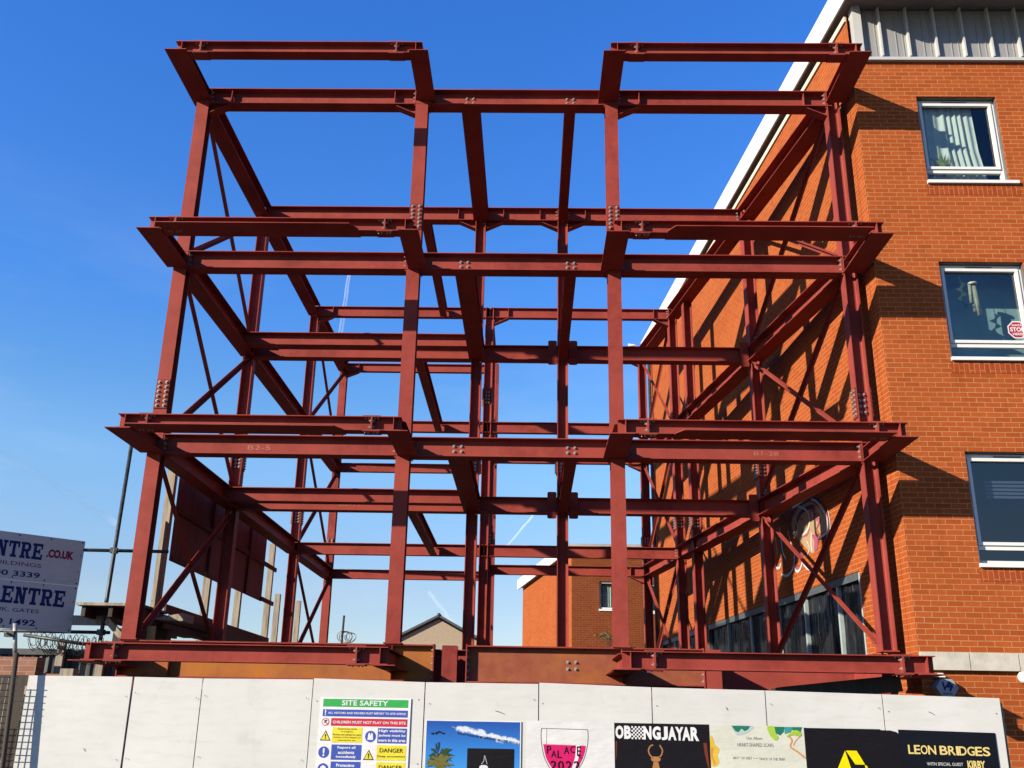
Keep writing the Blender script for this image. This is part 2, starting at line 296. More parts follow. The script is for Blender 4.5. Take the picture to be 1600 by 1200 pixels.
class Plane:
    """drawing plane: o + u*U + v*V, lifted along the normal"""
    def __init__(s, o, U, V): s.o = Vector(o); s.U = Vector(U).normalized(); s.V = Vector(V).normalized(); s.n = s.U.cross(s.V).normalized()
    def p(s, u, v, l=0.): return s.o+s.U*u+s.V*v+s.n*l
    def rect(s, mb, u0, v0, u1, v1, l): return mb.add([s.p(u0, v0, l), s.p(u1, v0, l), s.p(u1, v1, l), s.p(u0, v1, l)], [(0, 1, 2, 3)])
    def slab(s, mb, u0, v0, u1, v1, l0, l1): 
        return mb.obox((s.p(u0, v0, l0)+s.p(u1, v1, l1))/2, s.U*(u1-u0)/2, s.V*(v1-v0)/2, s.n*(l1-l0)/2)
    def poly(s, mb, pts, l): return mb.add([s.p(u, v, l) for u, v in pts], [tuple(range(len(pts)))])
    def disc(s, mb, u, v, r, l, n=24, ry=None): return s.poly(mb, [(u+r*math.cos(2*math.pi*i/n), v+(ry or r)*math.sin(2*math.pi*i/n)) for i in range(n)], l)
    def stroke(s, mb, pts, w, l, closed=False):
        """ribbon along a smoothed path"""
        pts = smooth(pts, closed); k = len(pts); L = []
        for i, (x, y) in enumerate(pts):
            a = pts[(i-1) % k] if closed or i else pts[i]; b = pts[(i+1) % k] if closed or i < k-1 else pts[i]
            d = Vector((b[0]-a[0], b[1]-a[1])); d = d.normalized() if d.length else Vector((1, 0)); nx, ny = -d.y*w/2, d.x*w/2
            L += [s.p(x+nx, y+ny, l), s.p(x-nx, y-ny, l)]
        return mb.add(L, [(2*i+1, 2*i, 2*((i+1) % k), 2*((i+1) % k)+1)[::-1] for i in range(k if closed else k-1)])
    def text(s, mb, body, u0, v0, u1, v1, l, bold=0., slope=0., fit=True):
        vs, fs = text_geo(body, 1., bold)
        w = max(v[0] for v in vs); h = max(v[1] for v in vs)
        return mb.add([s.p(u0+x/w*(u1-u0), v0+y/h*(v1-v0)+slope*x/w, l) for x, y in vs], fs)
def smooth(pts, closed=False, n=5):
    if len(pts) < 3: return pts
    out = []; k = len(pts)
    for i in range(k if closed else k-1):
        p0 = pts[i-1] if closed or i else pts[0]; p1 = pts[i]; p2 = pts[(i+1) % k]; p3 = pts[(i+2) % k] if closed or i < k-2 else p2
        for j in range(n):
            t = j/n; out.append(tuple(.5*(2*b+(c-a)*t+(2*a-5*b+4*c-d)*t*t+(-a+3*b-3*c+d)*t**3) for a, b, c, d in zip(p0, p1, p2, p3)))
    if not closed: out.append(pts[-1])
    return out

# ------------------------------------------------------------------ setting: ground
HYG, CXG = -3.15, 10.42
MB().box((-400, -400, -.6), (400, 500, -.02)).build('ground', 'soil', kind='structure')
MB().box((-60, -30, -.3), (60, -6.2, -.008)).build('road', 'asphalt', kind='structure')
g = MB(); g.box((-60, -6.05, -.3), (60, HYG, .10)); g.box((CXG, HYG, -.3), (60, -.26, .10)); g.build('pavement', 'concrete', kind='structure')
MB().box((-60, -6.2, -.3), (60, -6.05, .106)).build('kerb', 'stone', kind='structure')

# ------------------------------------------------------------------ steel frame
frame = thing('steel_frame', 'red oxide primed steel building skeleton of bolted columns, beams and braces behind the white hoarding', 'steel frame', (0, 0, 0))
T = {0: 2.63, 1: 5.60, 2: 8.62, 3: 11.66}; Hb = .29; P = {0: 2.268, 1: 5.304, 2: 8.326, 3: 11.433}
yB, yC, yD, yE = 4.10, 9.20, 13.38, 12.15
X3 = lambda y: 10.5-.1526*y
XA, XB = 4.48, 6.16
FB = {1: 5.33, 2: 8.35, 3: 11.445, 0: 2.282}
def beam(p0, p1, h=Hb, b=.235, name='beam', mat='primer', parent=frame): return MB().ibeam(p0, p1, h, b).build(name, mat, parent)
MANY = MB()
def bolts(parent, lst, near=False):
    """near ones are sub-parts, each bolt its own; the hundreds of others are gathered in one part"""
    for q in lst:
        if near and (near is True or near(q)): child(MB().bolt(*q), 'bolt', 'zinc', parent)
        else: MANY.bolt(*q)
def column(x, y, z0, z1, face, splice=None, ang=0., size=.206):
    """face 'y': flanges face the street; 'x': flanges face sideways"""
    up = Vector((0, 1, 0)) if face == 'y' else Vector((1, 0, 0))
    up = Matrix.Rotation(ang, 3, 'Z') @ up
    m = MB().ibeam((x, y, z0), (x, y, z1), size, size, .009, .014, up)
    # base plate
    m.box((x-.125, y-.12, z0), (x+.125, y+.12, z0+.02))
    c = m.build('column', 'primer', frame)
    if splice:
        a, b = splice; n = up; s = Vector((-n.y, n.x, 0)); pl = MB(); bl = []
        ctr = Vector((x, y, (a+b)/2)); hz = (b-a)/2
        for sg in (1, -1):
            pl.obox(ctr+n*sg*(size/2+.007), s*(size/2-.004), n*.007, Vector((0, 0, hz)))
            for i in (-1, 1):
                for j in range(6):
                    bl.append((ctr+n*sg*(size/2+.014)+s*i*.055+Vector((0, 0, -hz+.045+j*(2*hz-.09)/5)), n*sg))
            # web plates with four rows of bolts
        for sg in (1, -1):
            pl.obox(ctr+s*sg*.012, n*.07, s*.006, Vector((0, 0, hz*.8)))
            for i in (-1, 1):
                for j in range(4): bl.append((ctr+s*sg*.018+n*i*.035+Vector((0, 0, (-.6+j*.4)*hz)), s*sg))
        child(pl, 'splice_plate', 'primer_dark', c); bolts(c, bl, (lambda q: q[1][1] < -.5) if y < 1 else False)
    return c
sp1 = (5.99, 6.45); sp2 = (9.03, 9.48)
column(0, .105, T[0], P[3], 'y', sp1); column(3.682, .105, T[0], P[3], 'y', sp2); column(6.8374, .105, T[0], P[3], 'y', sp2); column(10.5, .105, T[0], T[3], 'x', sp1)
column(0, yB, 0, T[3], 'x', (6.06, 6.40)); column(XA, yB, 0, T[3], 'x', (6.06, 6.40)); column(XB, yB, 0, T[3], 'x', (6.06, 6.40)); column(X3(yB)+.03, yB, 0, T[3], 'x', (6.02, 6.38), .09)
column(0, yC, 0, T[3], 'x', (6.01, 6.36)); column(XA-.01, yC, 0, T[3], 'x', sp2); column(X3(yC), yC, 0, T[3], 'x', (6.01, 6.40), .09); column(X3(8.1)+.03, 8.1, 0, T[3]-Hb, 'x', (5.81, 6.2), .09)
column(0, yD, 0, T[3], 'y', (6.15, 6.43)); column(XA, yD, 0, T[3], 'y'); column(XA-.02, yE, 0, T[3], 'x', sp1); column(X3(yE), yE, 0, T[3], 'x', (6.12, 6.40), .09)

def haunch(x, y, sgn, top, parent, L=.36, dz=.17):
    """sloping bracket under a beam end: web plate, flange and the stiffener over its tip"""
    z0 = top-Hb; m = MB()
    m.poly([(x, y-.005, z0), (x+sgn*L, y-.005, z0), (x, y-.005, z0-dz)], (0, 1, 0), .01)
    a = Vector((x, y, z0-dz)); b = Vector((x+sgn*L, y, z0)); d = (b-a).normalized(); nn = Vector((-d.z, 0, d.x))
    m.obox((a+b)/2, d*(b-a).length/2, nn*.006, Vector((0, .08, 0)))
    for s in (-1, 1): m.box((min(x+sgn*L-.006, x+sgn*L+.006), y+s*.043-.038, z0+.014), (x+abs(.006) if False else x+sgn*L+.006, y+s*.043+.038, top-.014))
    child(m, 'haunch', 'primer', parent)
def endbolts(parent, x, y, top, sgn, rows=(.07, .14, .21), yo=.05):
    bolts(parent, [((x, y+s*yo, top-r), (sgn, 0, 0)) for s in (-1, 1) for r in rows])

hw = .105
for k in (1, 2, 3):
    t = T[k]; zc = t-Hb/2
    # street row, with end plates
    for x0, x1 in ((0, 3.682), (3.682, 6.8374), (6.8374, 10.5)):
        b = beam((x0+.02, .125, zc), (x1-.02, .125, zc), Hb, .255)
        pm = MB()
        for xe, sg in ((x0+hw+.012, 1), (x1-hw-.012, -1)):
            pm.box((xe-.008, .01, t-Hb-.03), (xe+.008, .235, t+.005))
        child(pm, 'end_plate', 'primer', b)
        bolts(b, [((x1-hw-.021, .105+s*.055, t-r), (-1, 0, 0)) for s in (-1, 1) for r in (.06, .14, .22)]+[((x0+hw+.021, .105+s*.055, t-r), (1, 0, 0)) for s in (-1, 1) for r in (.06, .14, .22)])
        if k == 3 and x0 != 3.682:
            haunch(x0+hw, .105, 1, t, b); haunch(x1-hw, .105, -1, t, b)
        if x0 == 3.682:   # bolts of the two girders framing in from behind
            bolts(b, [((xx+dx, .119, t-r), (0, -1, 0)) for xx in (XA, XB) for dx in (-.055, .055) for r in (.11, .19)], True)
    # row B
    zb = zc
    b = beam((.0, yB, zb), (XA-.02, yB, zb)); endbolts(b, XA-hw-.01, yB, t, -1)
    if k == 3: haunch(XA-hw, yB, -1, t, b)
    b = beam((XA+.02, yB, zb), (XB-.02, yB, zb)); endbolts(b, XA+hw+.01, yB, t, 1); endbolts(b, XB-hw-.01, yB, t, -1)
    if k == 3: haunch(XA+hw, yB, 1, t, b); haunch(XB-hw, yB, -1, t, b)
    b2 = beam((XB+.02, yB, zb), (X3(yB)-.02, yB, zb)); endbolts(b2, XB+hw+.01, yB, t, 1); endbolts(b2, X3(yB)-hw-.03, yB, t, -1)
    if k == 3: haunch(XB+hw, yB, 1, t, b2)
    else:   # deep rounded end plates at the inner column
        for par, lst in ((b, ((XB-.20, 1),)), (b2, ((XB+.20, 1), (X3(yB)-.19, 1)))):
            gm = MB()
            for xc, _ in lst:
                w, h2, r = .085, .25, .03
                pts = []
                for cx, cz, a0 in ((w-r, h2-r, 0), (-w+r, h2-r, 90), (-w+r, -h2+r, 180), (w-r, -h2+r, 270)):
                    pts += [(xc+cx+r*math.cos(math.radians(a0+a)), yB-.115, t-Hb/2+cz+r*math.sin(math.radians(a0+a))) for a in (0, 30, 60, 90)]
                gm.poly(pts, (0, 1, 0), .016)
            child(gm, 'gusset_plate', 'primer_dark', par)
        # trimmer a little in front of row B
        beam((.0, 3.48, zb), (XA-.02, 3.48, zb), .25)
    # row C
    b = beam((.0, yC, zb), (XA-.02, yC, zb), .27, .15); 
    if k == 3: haunch(hw, yC, 1, t-.0, b)
    b = beam((XA+.02, yC, zb), (X3(yC)-.02, yC, zb), .27, .15); endbolts(b, X3(yC)-hw-.01, yC, t, -1)
    if k == 3: haunch(XA+hw, yC, 1, t, b); haunch(X3(yC)-hw, yC, -1, t, b)
    # rear rows
    b = beam((.0, yD, zb), (XA-.02, yD, zb), .25, .15)
    if k == 3: haunch(hw, yD, 1, t, b, .34, .14)
    b = beam((XA+.02, yE, zb), (X3(yE)-.02, yE, zb), .25, .15); haunch(X3(yE)-hw, yE, -1, t, b, .34, .16)
    # side rows
    for ya, ybb in ((.105, yB), (yB, yC), (yC, yD)): beam((0, ya+.11, zc-.003), (0, ybb-.11, zc-.003), Hb-.004, .28)
    for ya, ybb in ((.105, yB), (yB, yC), (yC, yE)): 
        b = beam((X3(ya)-.01, ya+.11, zc-.003), (X3(ybb)+.01, ybb-.11, zc-.003), Hb-.004, .31)
    # girders into row B, spine and secondary beams
    beam((XA, .20, zc-.004), (XA, yB-.11, zc-.004), Hb-.01, .30); beam((XB, .20, zc-.004), (XB, yB-.11, zc-.004), Hb-.01, .18)
    beam((XA, yC+.11, zc-.004), (XA-.01, yE-.11, zc-.004), .24, .14)
    beam((3.33, yB+.09, zc-.006), (3.30, yC-.09, zc-.006), Hb-.03, .17)

# cantilevers and the street-side edge beams they carry
CX = ((-.20, .14, 0.), (3.61, 3.905, 3.75), (6.62, 6.95, 6.79), (10.385, 10.72, 10.5))
for k in (0, 1, 2, 3):
    z = P[k]; fz = FB[k]
    for i, (x0, x1, xc) in enumerate(CX):
        m = MB(); y1 = (.004 if i == 3 or k else .105) if k < 3 or i == 3 else .20
        m.box((x0, -1.31, z), (x1, y1, z+.012))
        top = fz+.20
        m.add(*[]) if False else None
        m.box((xc-.006, -1.022, z+.012), (xc+.006, y1, top-.012)); m.box((xc-.085, -1.022, top-.012), (xc+.085, y1, top))
        m.box((xc-.085, -1.026, z+.012), (xc+.085, -1.022+.012, top-.012)) if False else None
        cb = m.build('cantilever_beam', 'primer', frame)
        if i in (2, 1) and k == 0:
            w = MB(); sx = -1 if i == 2 else 1
            w.poly([(xc, -1.30, z+.0), (xc+sx*.16, -1.0, z+.0), (xc+sx*.16, -.3, z), (xc, -.3, z)], (0, 0, 1), -.012); child(w, 'tip_plate', 'primer_dark', cb)
    for x0, x1 in ((-.07, 3.80), (6.74, 10.615)):
        h = .20 if k else .218; yc = -1.135; zc = fz+h/2
        m = MB().ibeam((x0, yc, zc), (x1, yc, zc), h, .205, .009, .012)
        fb = m.build('edge_beam', 'primer', frame)
        st = MB(); bl = []
        for xe, sg in ((x0+.10, 1), (x1-.10, -1)):
            for s in (-1, 1): st.box((xe-.005, yc+s*.054-.047, fz+.012), (xe+.005, yc+s*.054+.047, fz+h-.012))
        for xe in (x0+.40, x1-.40):
            for s in (-1, 1): st.box((xe-.012, yc+s*.055-.05, fz+.0125), (xe+.012, yc+s*.055+.05, fz+h-.0125))
            st.box((xe-.12, yc-.10, fz+h), (xe+.12, yc+.10, fz+h+.012)); st.box((xe-.12, yc-.10, fz-.012), (xe+.12, yc+.10, fz))
            for dx in (-.085, -.04, .04, .085):
                for s in (-.06, .06):
                    bl += [((xe+dx, yc+s, fz+h-.012), (0, 0, -1), .014, .012)]+([((xe+dx, yc+s, fz-.012), (0, 0, -1), .014, .012)] if s < 0 and k != 3 else [])
            for s in (-1, 1):
                for q in (.055, h-.055): bl.append(((xe+s*.012, yc-.055, fz+q), (s, 0, 0)))
        child(st, 'stiffener', 'primer', fb); bolts(fb, bl)
        if k in (1, 2):
            a = x0+.22 if x0 < 0 else 7.49; e = 3.03 if x0 < 0 else 10.37
            w = MB(); z0 = fz-.002
            w.poly([(a-.02, -1.465, z0), (e-.10 if x0 < 0 else e, -1.465, z0), (e, -1.29, z0), (e, -1.033, z0), (a, -1.033, z0), (a, -1.30, z0)] if x0 < 0 else
                   [(a+.10, -1.465, z0), (e+.02, -1.465, z0), (e, -1.30, z0), (e, -1.033, z0), (a, -1.033, z0), (a, -1.29, z0)], (0, 0, -1), .012)
            child(w, 'bottom_plate', 'primer', fb)

# cross bracing (angles) in the side bays
def brace(a, b, side, w=.085):
    a, b = Vector(a), Vector(b); d = (b-a).normalized(); nrm = Vector((side, 0, 0)); e = d.cross(nrm).normalized(); m = MB(); L = (b-a).length/2
    m.obox((a+b)/2, d*L, e*w/2, nrm*.005); m.obox((a+b)/2+e*(w/2-.004)+nrm*.035, d*L, e*.004, nrm*.032)
    br = m.build('brace', 'primer', frame)
    pm = MB(); bl = []
    for q, s in ((a, 1), (b, -1)):
        c = q+d*s*.06; pm.obox(c+nrm*-.010, d*.17, e*.085, nrm*.005)
        for j in (0, .07): bl.append((q+d*s*(.03+j)+nrm*.005, nrm))
    child(pm, 'gusset', 'primer', br); bolts(br, bl); return br
for k in (0, 1, 2):
    lo, hi = T[k]+.10, T[k+1]-Hb-.06
    for xf, sd, bays in ((lambda y: 0., 1, ((.105, yB), (yC, yD))), (X3, -1, ((.105, yB), (yC, yE)))):
        for ya, yb in bays:
            o = .10
            brace((xf(ya+o)-.0*sd, ya+.16, hi), (xf(yb-o), yb-.16, lo), sd); brace((xf(ya+o)+.02*sd, ya+.16, lo), (xf(yb-o)+.02*sd, yb-.16, hi), sd)

# ground-floor transfer girder
for x0, x1, z0, z1, mt in ((-.10, 4.255, 2.135, 2.627, 'rust'), (4.71, 7.96, 2.135, 2.627, 'rust_brown'), (8.23, 10.62, 2.08, 2.50, 'primer')):
    dy = 1.0 if x0 > 8 else 0.
    g = MB().box((x0, .109+dy, z0+.018), (x1, .121+dy, z1-.018)).build('girder', mt, frame)
    for za in (z0, z1-.018): child(MB().box((x0, .01+dy, za), (x1, .22+dy, za+.018)), 'flange', 'primer', g)
    if dy: continue
    e = MB(); bl = []
    for xe in (x0, x1):
        e.box((xe-.008, .005, z0-.02), (xe+.008, .225, z1+.012))
        sg = -1 if xe == x1 else 1
        for r in range(5):
            for s in (-.06, .06): bl.append(((xe+sg*.008, .115+s, z0+.06+r*.09), (sg, 0, 0)))
    if x0 == 4.71: bl += [((XB+dx, .109, z1-.20-r), (0, -1, 0)) for dx in (-.055, .055) for r in (0, .09)]
    child(e, 'end_plate', 'primer', g); bolts(g, bl, lambda q: q[1][1] < -.5)
    for xs in ((.6, 3.68) if x0 < 0 else ((6.84,) if x0 < 5 else (9.3, 10.4))):
        sm = MB()
        for s in (-1, 1): sm.box((xs-.006, .115+s*.057-.046, z0+.018), (xs+.006, .115+s*.057+.046, z1-.018))
        child(sm, 'stiffener', 'primer', g)
for x in (.05, 4.478, 8.09, 10.35): MB().ibeam((x, .115, 0), (x, .115, 2.62 if x in (4.478, 8.09) else 2.13), .21, .21, .010, .014, (0, 1, 0)).build('column', 'primer', frame)
beam((0.1, .46, 2.34), (7.9, .46, 2.34), .5, .2, 'girder'); beam((8.1, .25, 2.37), (8.1, 4.0, 2.37), .4, .2, 'girder')
for y in (yB, yC): beam((0, y, 2.40), (X3(y), y, 2.40), .4, .2, 'girder')
beam((0, .3, 2.42), (0, yD, 2.42), .4, .2, 'girder'); beam((X3(.3), .3, 2.42), (X3(yE), yE, 2.42), .4, .2, 'girder')
m = MB(); m.obox((9.55, -.55, 2.10), (.75, .0, .085), (0, .30, 0), (-.012, 0, .10)); m.build('shade_plate', 'timber_dark', frame)  # near-black so the shade under the right edge beam is in its colour
# touch-up primer on the splices at the right, chalk marks of the erectors
cm = MB()
for xs, zs in ((.0, 0),): 
    pl = Plane((1.35, .1185, T[1]-.20), (1, 0, 0), (0, 0, 1)); pl.text(cm, 'B2-5', 0, 0, .34, .07, .0); 
    pl = Plane((8.85, .1185, T[1]-.19), (1, 0, 0), (0, 0, 1)); pl.text(cm, 'B1-28', 0, 0, .36, .06, .0)
    pl = Plane((2.0, yB-.0065, T[1]-.19), (1, 0, 0), (0, 0, 1)); pl.text(cm, 'B2-19', 0, 0, .40, .07, .0)
cm.build('chalk_mark', 'chalk', frame); MANY.build('bolts', 'zinc', frame, kind='stuff')
tg = MB(); tg.box((XB-.045, yB-.125, 5.72), (XB+.045, yB-.108, 5.92)); tg.build('tag', 'plastic_grey', frame)

# ------------------------------------------------------------------ hoarding
HY = -3.3
hoard = thing('hoarding', 'long white painted plywood hoarding covered in posters in front of the steel frame', 'hoarding', (5.4, HY, .1))
hx = (.32, 1.432, 2.165, 3.325, 4.495, 5.675, 6.842, 8.01, 9.208, 10.405); ht = (2.004, 2.008, 2.004, 2.012, 2.004, 2.006, 1.992, 1.980, 1.962, 1.944)
for i in range(9):
    a, b = hx[i]+.006+(.004 if i == 1 else 0), hx[i+1]-.004-(.006 if i == 0 else 0); za, zb = (ht[i]+(.012 if i in (3, 5) else 0)), ht[i+1]
    dy = (0, .006, .004, -.004, 0, -.006, -.001, 0.003, -.002)[i]
    MB().poly([(a, HY+dy, .12), (b, HY+dy, .12), (b, HY+dy, zb), (a, HY+dy, za)], (0, 1, 0), .018).build('panel', 'white_ply', hoard)
m = MB()
for z in (.5, 1.2, 1.85): m.box((.33, HY+.026, z-.05), (10.39, HY+.07, z+.04))
for x in hx: m.box((x-.05, HY+.07, .10), (x+.05, HY+.12, 1.9))
m.build('framing', 'timber', hoard)
sc = MB(); pl = Plane((0, HY-.0085, 0), (1, 0, 0), (0, 0, 1))
for x, z, w in ((5.23, 1.735, .045), (9.66, 1.80, .03), (1.02, 1.30, .008), (7.6, 1.81, .006)):
    pl.stroke(sc, [(x, z), (x+w, z-.012), (x+2*w, z-.03)], .006, 0)
sc.build('scratches', 'line_grey', hoard)
nm = MB()
for i in range(9):
    for z in (1.82, 1.22, .5):
        for x in (hx[i]+.05, hx[i+1]-.05): 
            if rnd.random() < .75: pl.disc(nm, x+rnd.uniform(-.01, .01), z+rnd.uniform(-.03, .03), .006, .0005, 8)
nm.build('screw_heads', 'line_grey', hoard)
# printed matter on the hoarding. each one: thin board/paper with printed layers
HP = Plane((0, HY-.010, 0), (1, 0, 0), (0, 0, 1))
def layered(root, layers):
    for name, mat, mb in layers: mb.build(name, mat, root)
# --- safety sign
sg = thing('safety_sign', 'multi-panel site safety board headed in green, screwed to the hoarding', 'sign', (3.89, HY-.01, 1.5))
b = MB(); HP.slab(b, 3.42, .95, 4.358, 1.838, 0, .006); b.build('board', 'ink_white', sg)
L = {k: MB() for k in ('green', 'blue', 'red', 'yellow', 'white', 'black', 'navy')}
l1, l2, l3 = .008, .010, .012
HP.rect(L['green'], 3.450, 1.747, 4.330, 1.823, l1); HP.text(L['white'], 'SITE SAFETY', 3.645, 1.760, 4.125, 1.812, l2, .02)
HP.rect(L['blue'], 3.453, 1.652, 4.330, 1.720, l1); HP.text(L['white'], 'ALL VISITORS AND DRIVERS MUST REPORT TO SITE OFFICE', 3.51, 1.676, 4.31, 1.696, l2, .02)
HP.text(L['white'], '!', 3.474, 1.660, 3.488, 1.714, l2, .02)
HP.rect(L['red'], 3.545, 1.560, 4.330, 1.635, l1); HP.text(L['white'], 'CHILDREN MUST NOT PLAY ON THIS SITE', 3.563, 1.584, 4.315, 1.610, l2, .02)
HP.disc(L['red'], 3.488, 1.598, .038, l1); HP.disc(L['white'], 3.488, 1.598, .031, l2); HP.poly(L['black'], [(3.47, 1.59), (3.49, 1.615), (3.497, 1.588)], l3); HP.disc(L['black'], 3.496, 1.612, .008, l3); HP.stroke(L['red'], [(3.465, 1.622), (3.511, 1.574)], .007, .0135)
HP.rect(L['yellow'], 3.565, 1.400, 3.872, 1.548, l1)
for i, tx in enumerate(('Construction works', 'in progress', 'Parents are advised to warn', 'children of the dangers of', 'entering this site')):
    w = (.20, .12, .29, .28, .18)[i]; z = 1.524-i*.028; HP.text(L['black'], tx, 3.718-w/2, z, 3.718+w/2, z+.017, l2)
def tri(x, z, r):
    HP.poly(L['black'], [(x-r, z-r*.85), (x+r, z-r*.85), (x, z+r*.95)], l1); HP.poly(L['yellow'], [(x-r*.78, z-r*.70), (x+r*.78, z-r*.70), (x, z+r*.68)], l2); HP.text(L['black'], '!', x-.006, z-r*.58, x+.006, z+r*.32, l3, .03)
tri(3.498, 1.463, .055); tri(3.952, 1.285, .055); tri(3.952, 1.108, .055)
def textblock(lines, x, z, colour, h=.030, step=.046, wmax=.25):
    for i, tx in enumerate(lines):
        w = min(wmax, .0185*len(tx)); HP.text(L[colour], tx, x-w/2, z-i*step, x+w/2, z-i*step+h, l2, .028)
HP.disc(L['navy'], 3.960, 1.463, .055, l1); HP.poly(L['white'], [(3.930, 1.43), (3.938, 1.49), (3.952, 1.50), (3.960, 1.47), (3.968, 1.50), (3.982, 1.49), (3.990, 1.43)], l2)
HP.rect(L['blue'], 4.032, 1.400, 4.330, 1.545, l1); textblock(('High visibility', 'jackets must be', 'worn in this area'), 4.181, 1.502, 'white', .030, .044, .28)
HP.disc(L['navy'], 3.492, 1.305, .055, l1); HP.text(L['white'], '!', 3.482, 1.265, 3.502, 1.345, l2, .03)
HP.rect(L['blue'], 3.568, 1.235, 3.875, 1.380, l1); textblock(('Report all', 'accidents', 'immediately'), 3.722, 1.335, 'white', .030, .044)
HP.rect(L['yellow'], 4.032, 1.235, 4.330, 1.380, l1); HP.text(L['black'], 'DANGER', 4.062, 1.312, 4.302, 1.352, l2, .01); HP.text(L['black'], 'Deep excavations', 4.042, 1.262, 4.320, 1.286, l2)
HP.disc(L['navy'], 3.496, 1.145, .055, l1); HP.poly(L['white'], [(3.465, 1.13), (3.47, 1.165), (3.495, 1.183), (3.525, 1.165), (3.527, 1.13)], l2)
HP.rect(L['blue'], 3.572, 1.06, 3.875, 1.218, l1); textblock(('Protective', 'footwear must', 'be worn'), 3.722, 1.168, 'white', .030, .044)
HP.rect(L['yellow'], 4.036, 1.06, 4.330, 1.218, l1); HP.text(L['black'], 'DANGER', 4.062, 1.150, 4.302, 1.190, l2, .01); HP.text(L['black'], 'Overhead work', 4.062, 1.10, 4.30, 1.124, l2) if False else None
for k, mt in dict(green='ink_green', blue='ink_blue', red='ink_signred', yellow='ink_yellow', white='ink_white', black='ink_black', navy='ink_blue').items(): L[k].build('print', mt, sg)

def poster(name, label, u0, v0, u1, v1, mat, lift=0.001, pts=None):
    r = thing(name, label, 'poster', ((u0+u1)/2, HY-.01, (v0+v1)/2)); b = MB()
    if pts: HP.poly(b, pts, lift+.0005); b = MB().poly([HP.p(u, v, lift) for u, v in pts], HP.n, .0008)
    else: HP.slab(b, u0, v0, u1, v1, lift-.0005, lift+.0005)
    b.build('paper', mat, r); return r
def pr(root, mat, fn, split=False, name='print'):
    m = MB(); fn(m)
    for p in (m.pieces() if name in ('leaf', 'drape') or split else [m]): p.build(name, mat, root)
# --- tropical poster
r = poster('poster', 'blue poster of a palm tree, clouds and a black square under a banner slogan', 4.52, .70, 5.50, 1.636, 'ink_white')
def tropic():
    g = N('printed_sky_picture'); sp = g.n('ShaderNodeSeparateXYZ'); g.l(g.coord(), sp.inputs[0])
    def mth(op, x, y, z=None):
        k = g.n('ShaderNodeMath', operation=op)
        for i, v in enumerate((x, y, z)):
            if v is None: continue
            if isinstance(v, (int, float)): k.inputs[i].default_value = v
            else: g.l(v, k.inputs[i])
        return k.outputs[0]
    X_, Z_ = sp.outputs[0], sp.outputs[2]
    band = mth('SUBTRACT', Z_, mth('MULTIPLY_ADD', X_, -.20, 1.52+.20*5.05))          # height above the banner of cloud
    n1 = g.noise(9, 6, .62); n2 = g.noise(26, 5, .6)
    cl = mth('SUBTRACT', mth('MULTIPLY_ADD', n1, 1.25, -.12), mth('MULTIPLY', mth('ABSOLUTE', band, 0), 7.5))
    left = mth('MULTIPLY', mth('MAXIMUM', mth('SUBTRACT', 4.86, X_), 0), 1.6); cl = mth('SUBTRACT', cl, left)
    sky_ = g.ramp(mth('MULTIPLY_ADD', Z_, 1.6, -1.62), [(.0, (.05, .27, .55)), (.5, (.025, .16, .46)), (1., (.012, .055, .26))])
    white = g.mix(g.ramp(n2, [(.3, 0.), (.7, 1.)]), (.36, .42, .50), (.60, .61, .62))
    c = g.mix(g.ramp(cl, [(.30, 0.), (.46, 1.)]), sky_, white)
    return g.done(c, .5, 0, .15)
M['picture'] = tropic()
pr(r, 'picture', lambda m: HP.rect(m, 4.53, .71, 5.488, 1.626, .003), name='picture')
pr(r, 'ink_black', lambda m: (HP.text(m, "DON'T FOLLOW ME BECAUSE I'M LOST TOO !!", 4.85, 1.500, 5.46, 1.522, .008, .01, -.085), HP.poly(m, [(4.57, 1.505), (4.61, 1.512), (4.60, 1.49)], .008), HP.stroke(m, [(4.62, 1.50), (4.66, 1.52), (4.70, 1.505)], .014, .008), HP.poly(m, [(4.69, 1.50), (4.72, 1.515), (4.715, 1.497)], .008)))
pr(r, 'poster_black', lambda m: HP.rect(m, 4.955, .9, 5.43, 1.368, .007))
pr(r, 'cloud_white', lambda m: (HP.disc(m, 5.125, 1.19, .045, .009, 14, .022), HP.stroke(m, [(5.13, 1.30), (5.125, 1.25), (5.10, 1.22)], .004, .009), HP.stroke(m, [(5.135, 1.30), (5.15, 1.25), (5.16, 1.22)], .004, .009)))
def fronds(m, seed, l, base=(4.65, 1.28)):
    q = random.Random(seed)
    for i in range(44):
        a = math.radians(-40+i*6+q.uniform(-6, 6)); ln = q.uniform(.09, .18); x, z = base[0]+q.uniform(-.03, .03), base[1]+q.uniform(-.06, .03)
        e = (x+math.cos(a)*ln, z+math.sin(a)*ln*.75-.02); mid = (x+math.cos(a)*ln*.55-math.sin(a)*.009, z+math.sin(a)*ln*.55+.012); mi2 = (x+math.cos(a)*ln*.5+math.sin(a)*.007, z+math.sin(a)*ln*.4-.008)
        if e[0] > 4.532: HP.poly(m, [(x, z), mi2, e, mid], l+i*.00004)
pr(r, 'palm_green', lambda m: fronds(m, 3, .0085), name='palm'); pr(r, 'palm_olive', lambda m: (fronds(m, 8, .0095, (4.66, 1.22)), HP.stroke(m, [(4.66, 1.22), (4.68, 1.0), (4.69, .8)], .035, .0092)), name='palm')
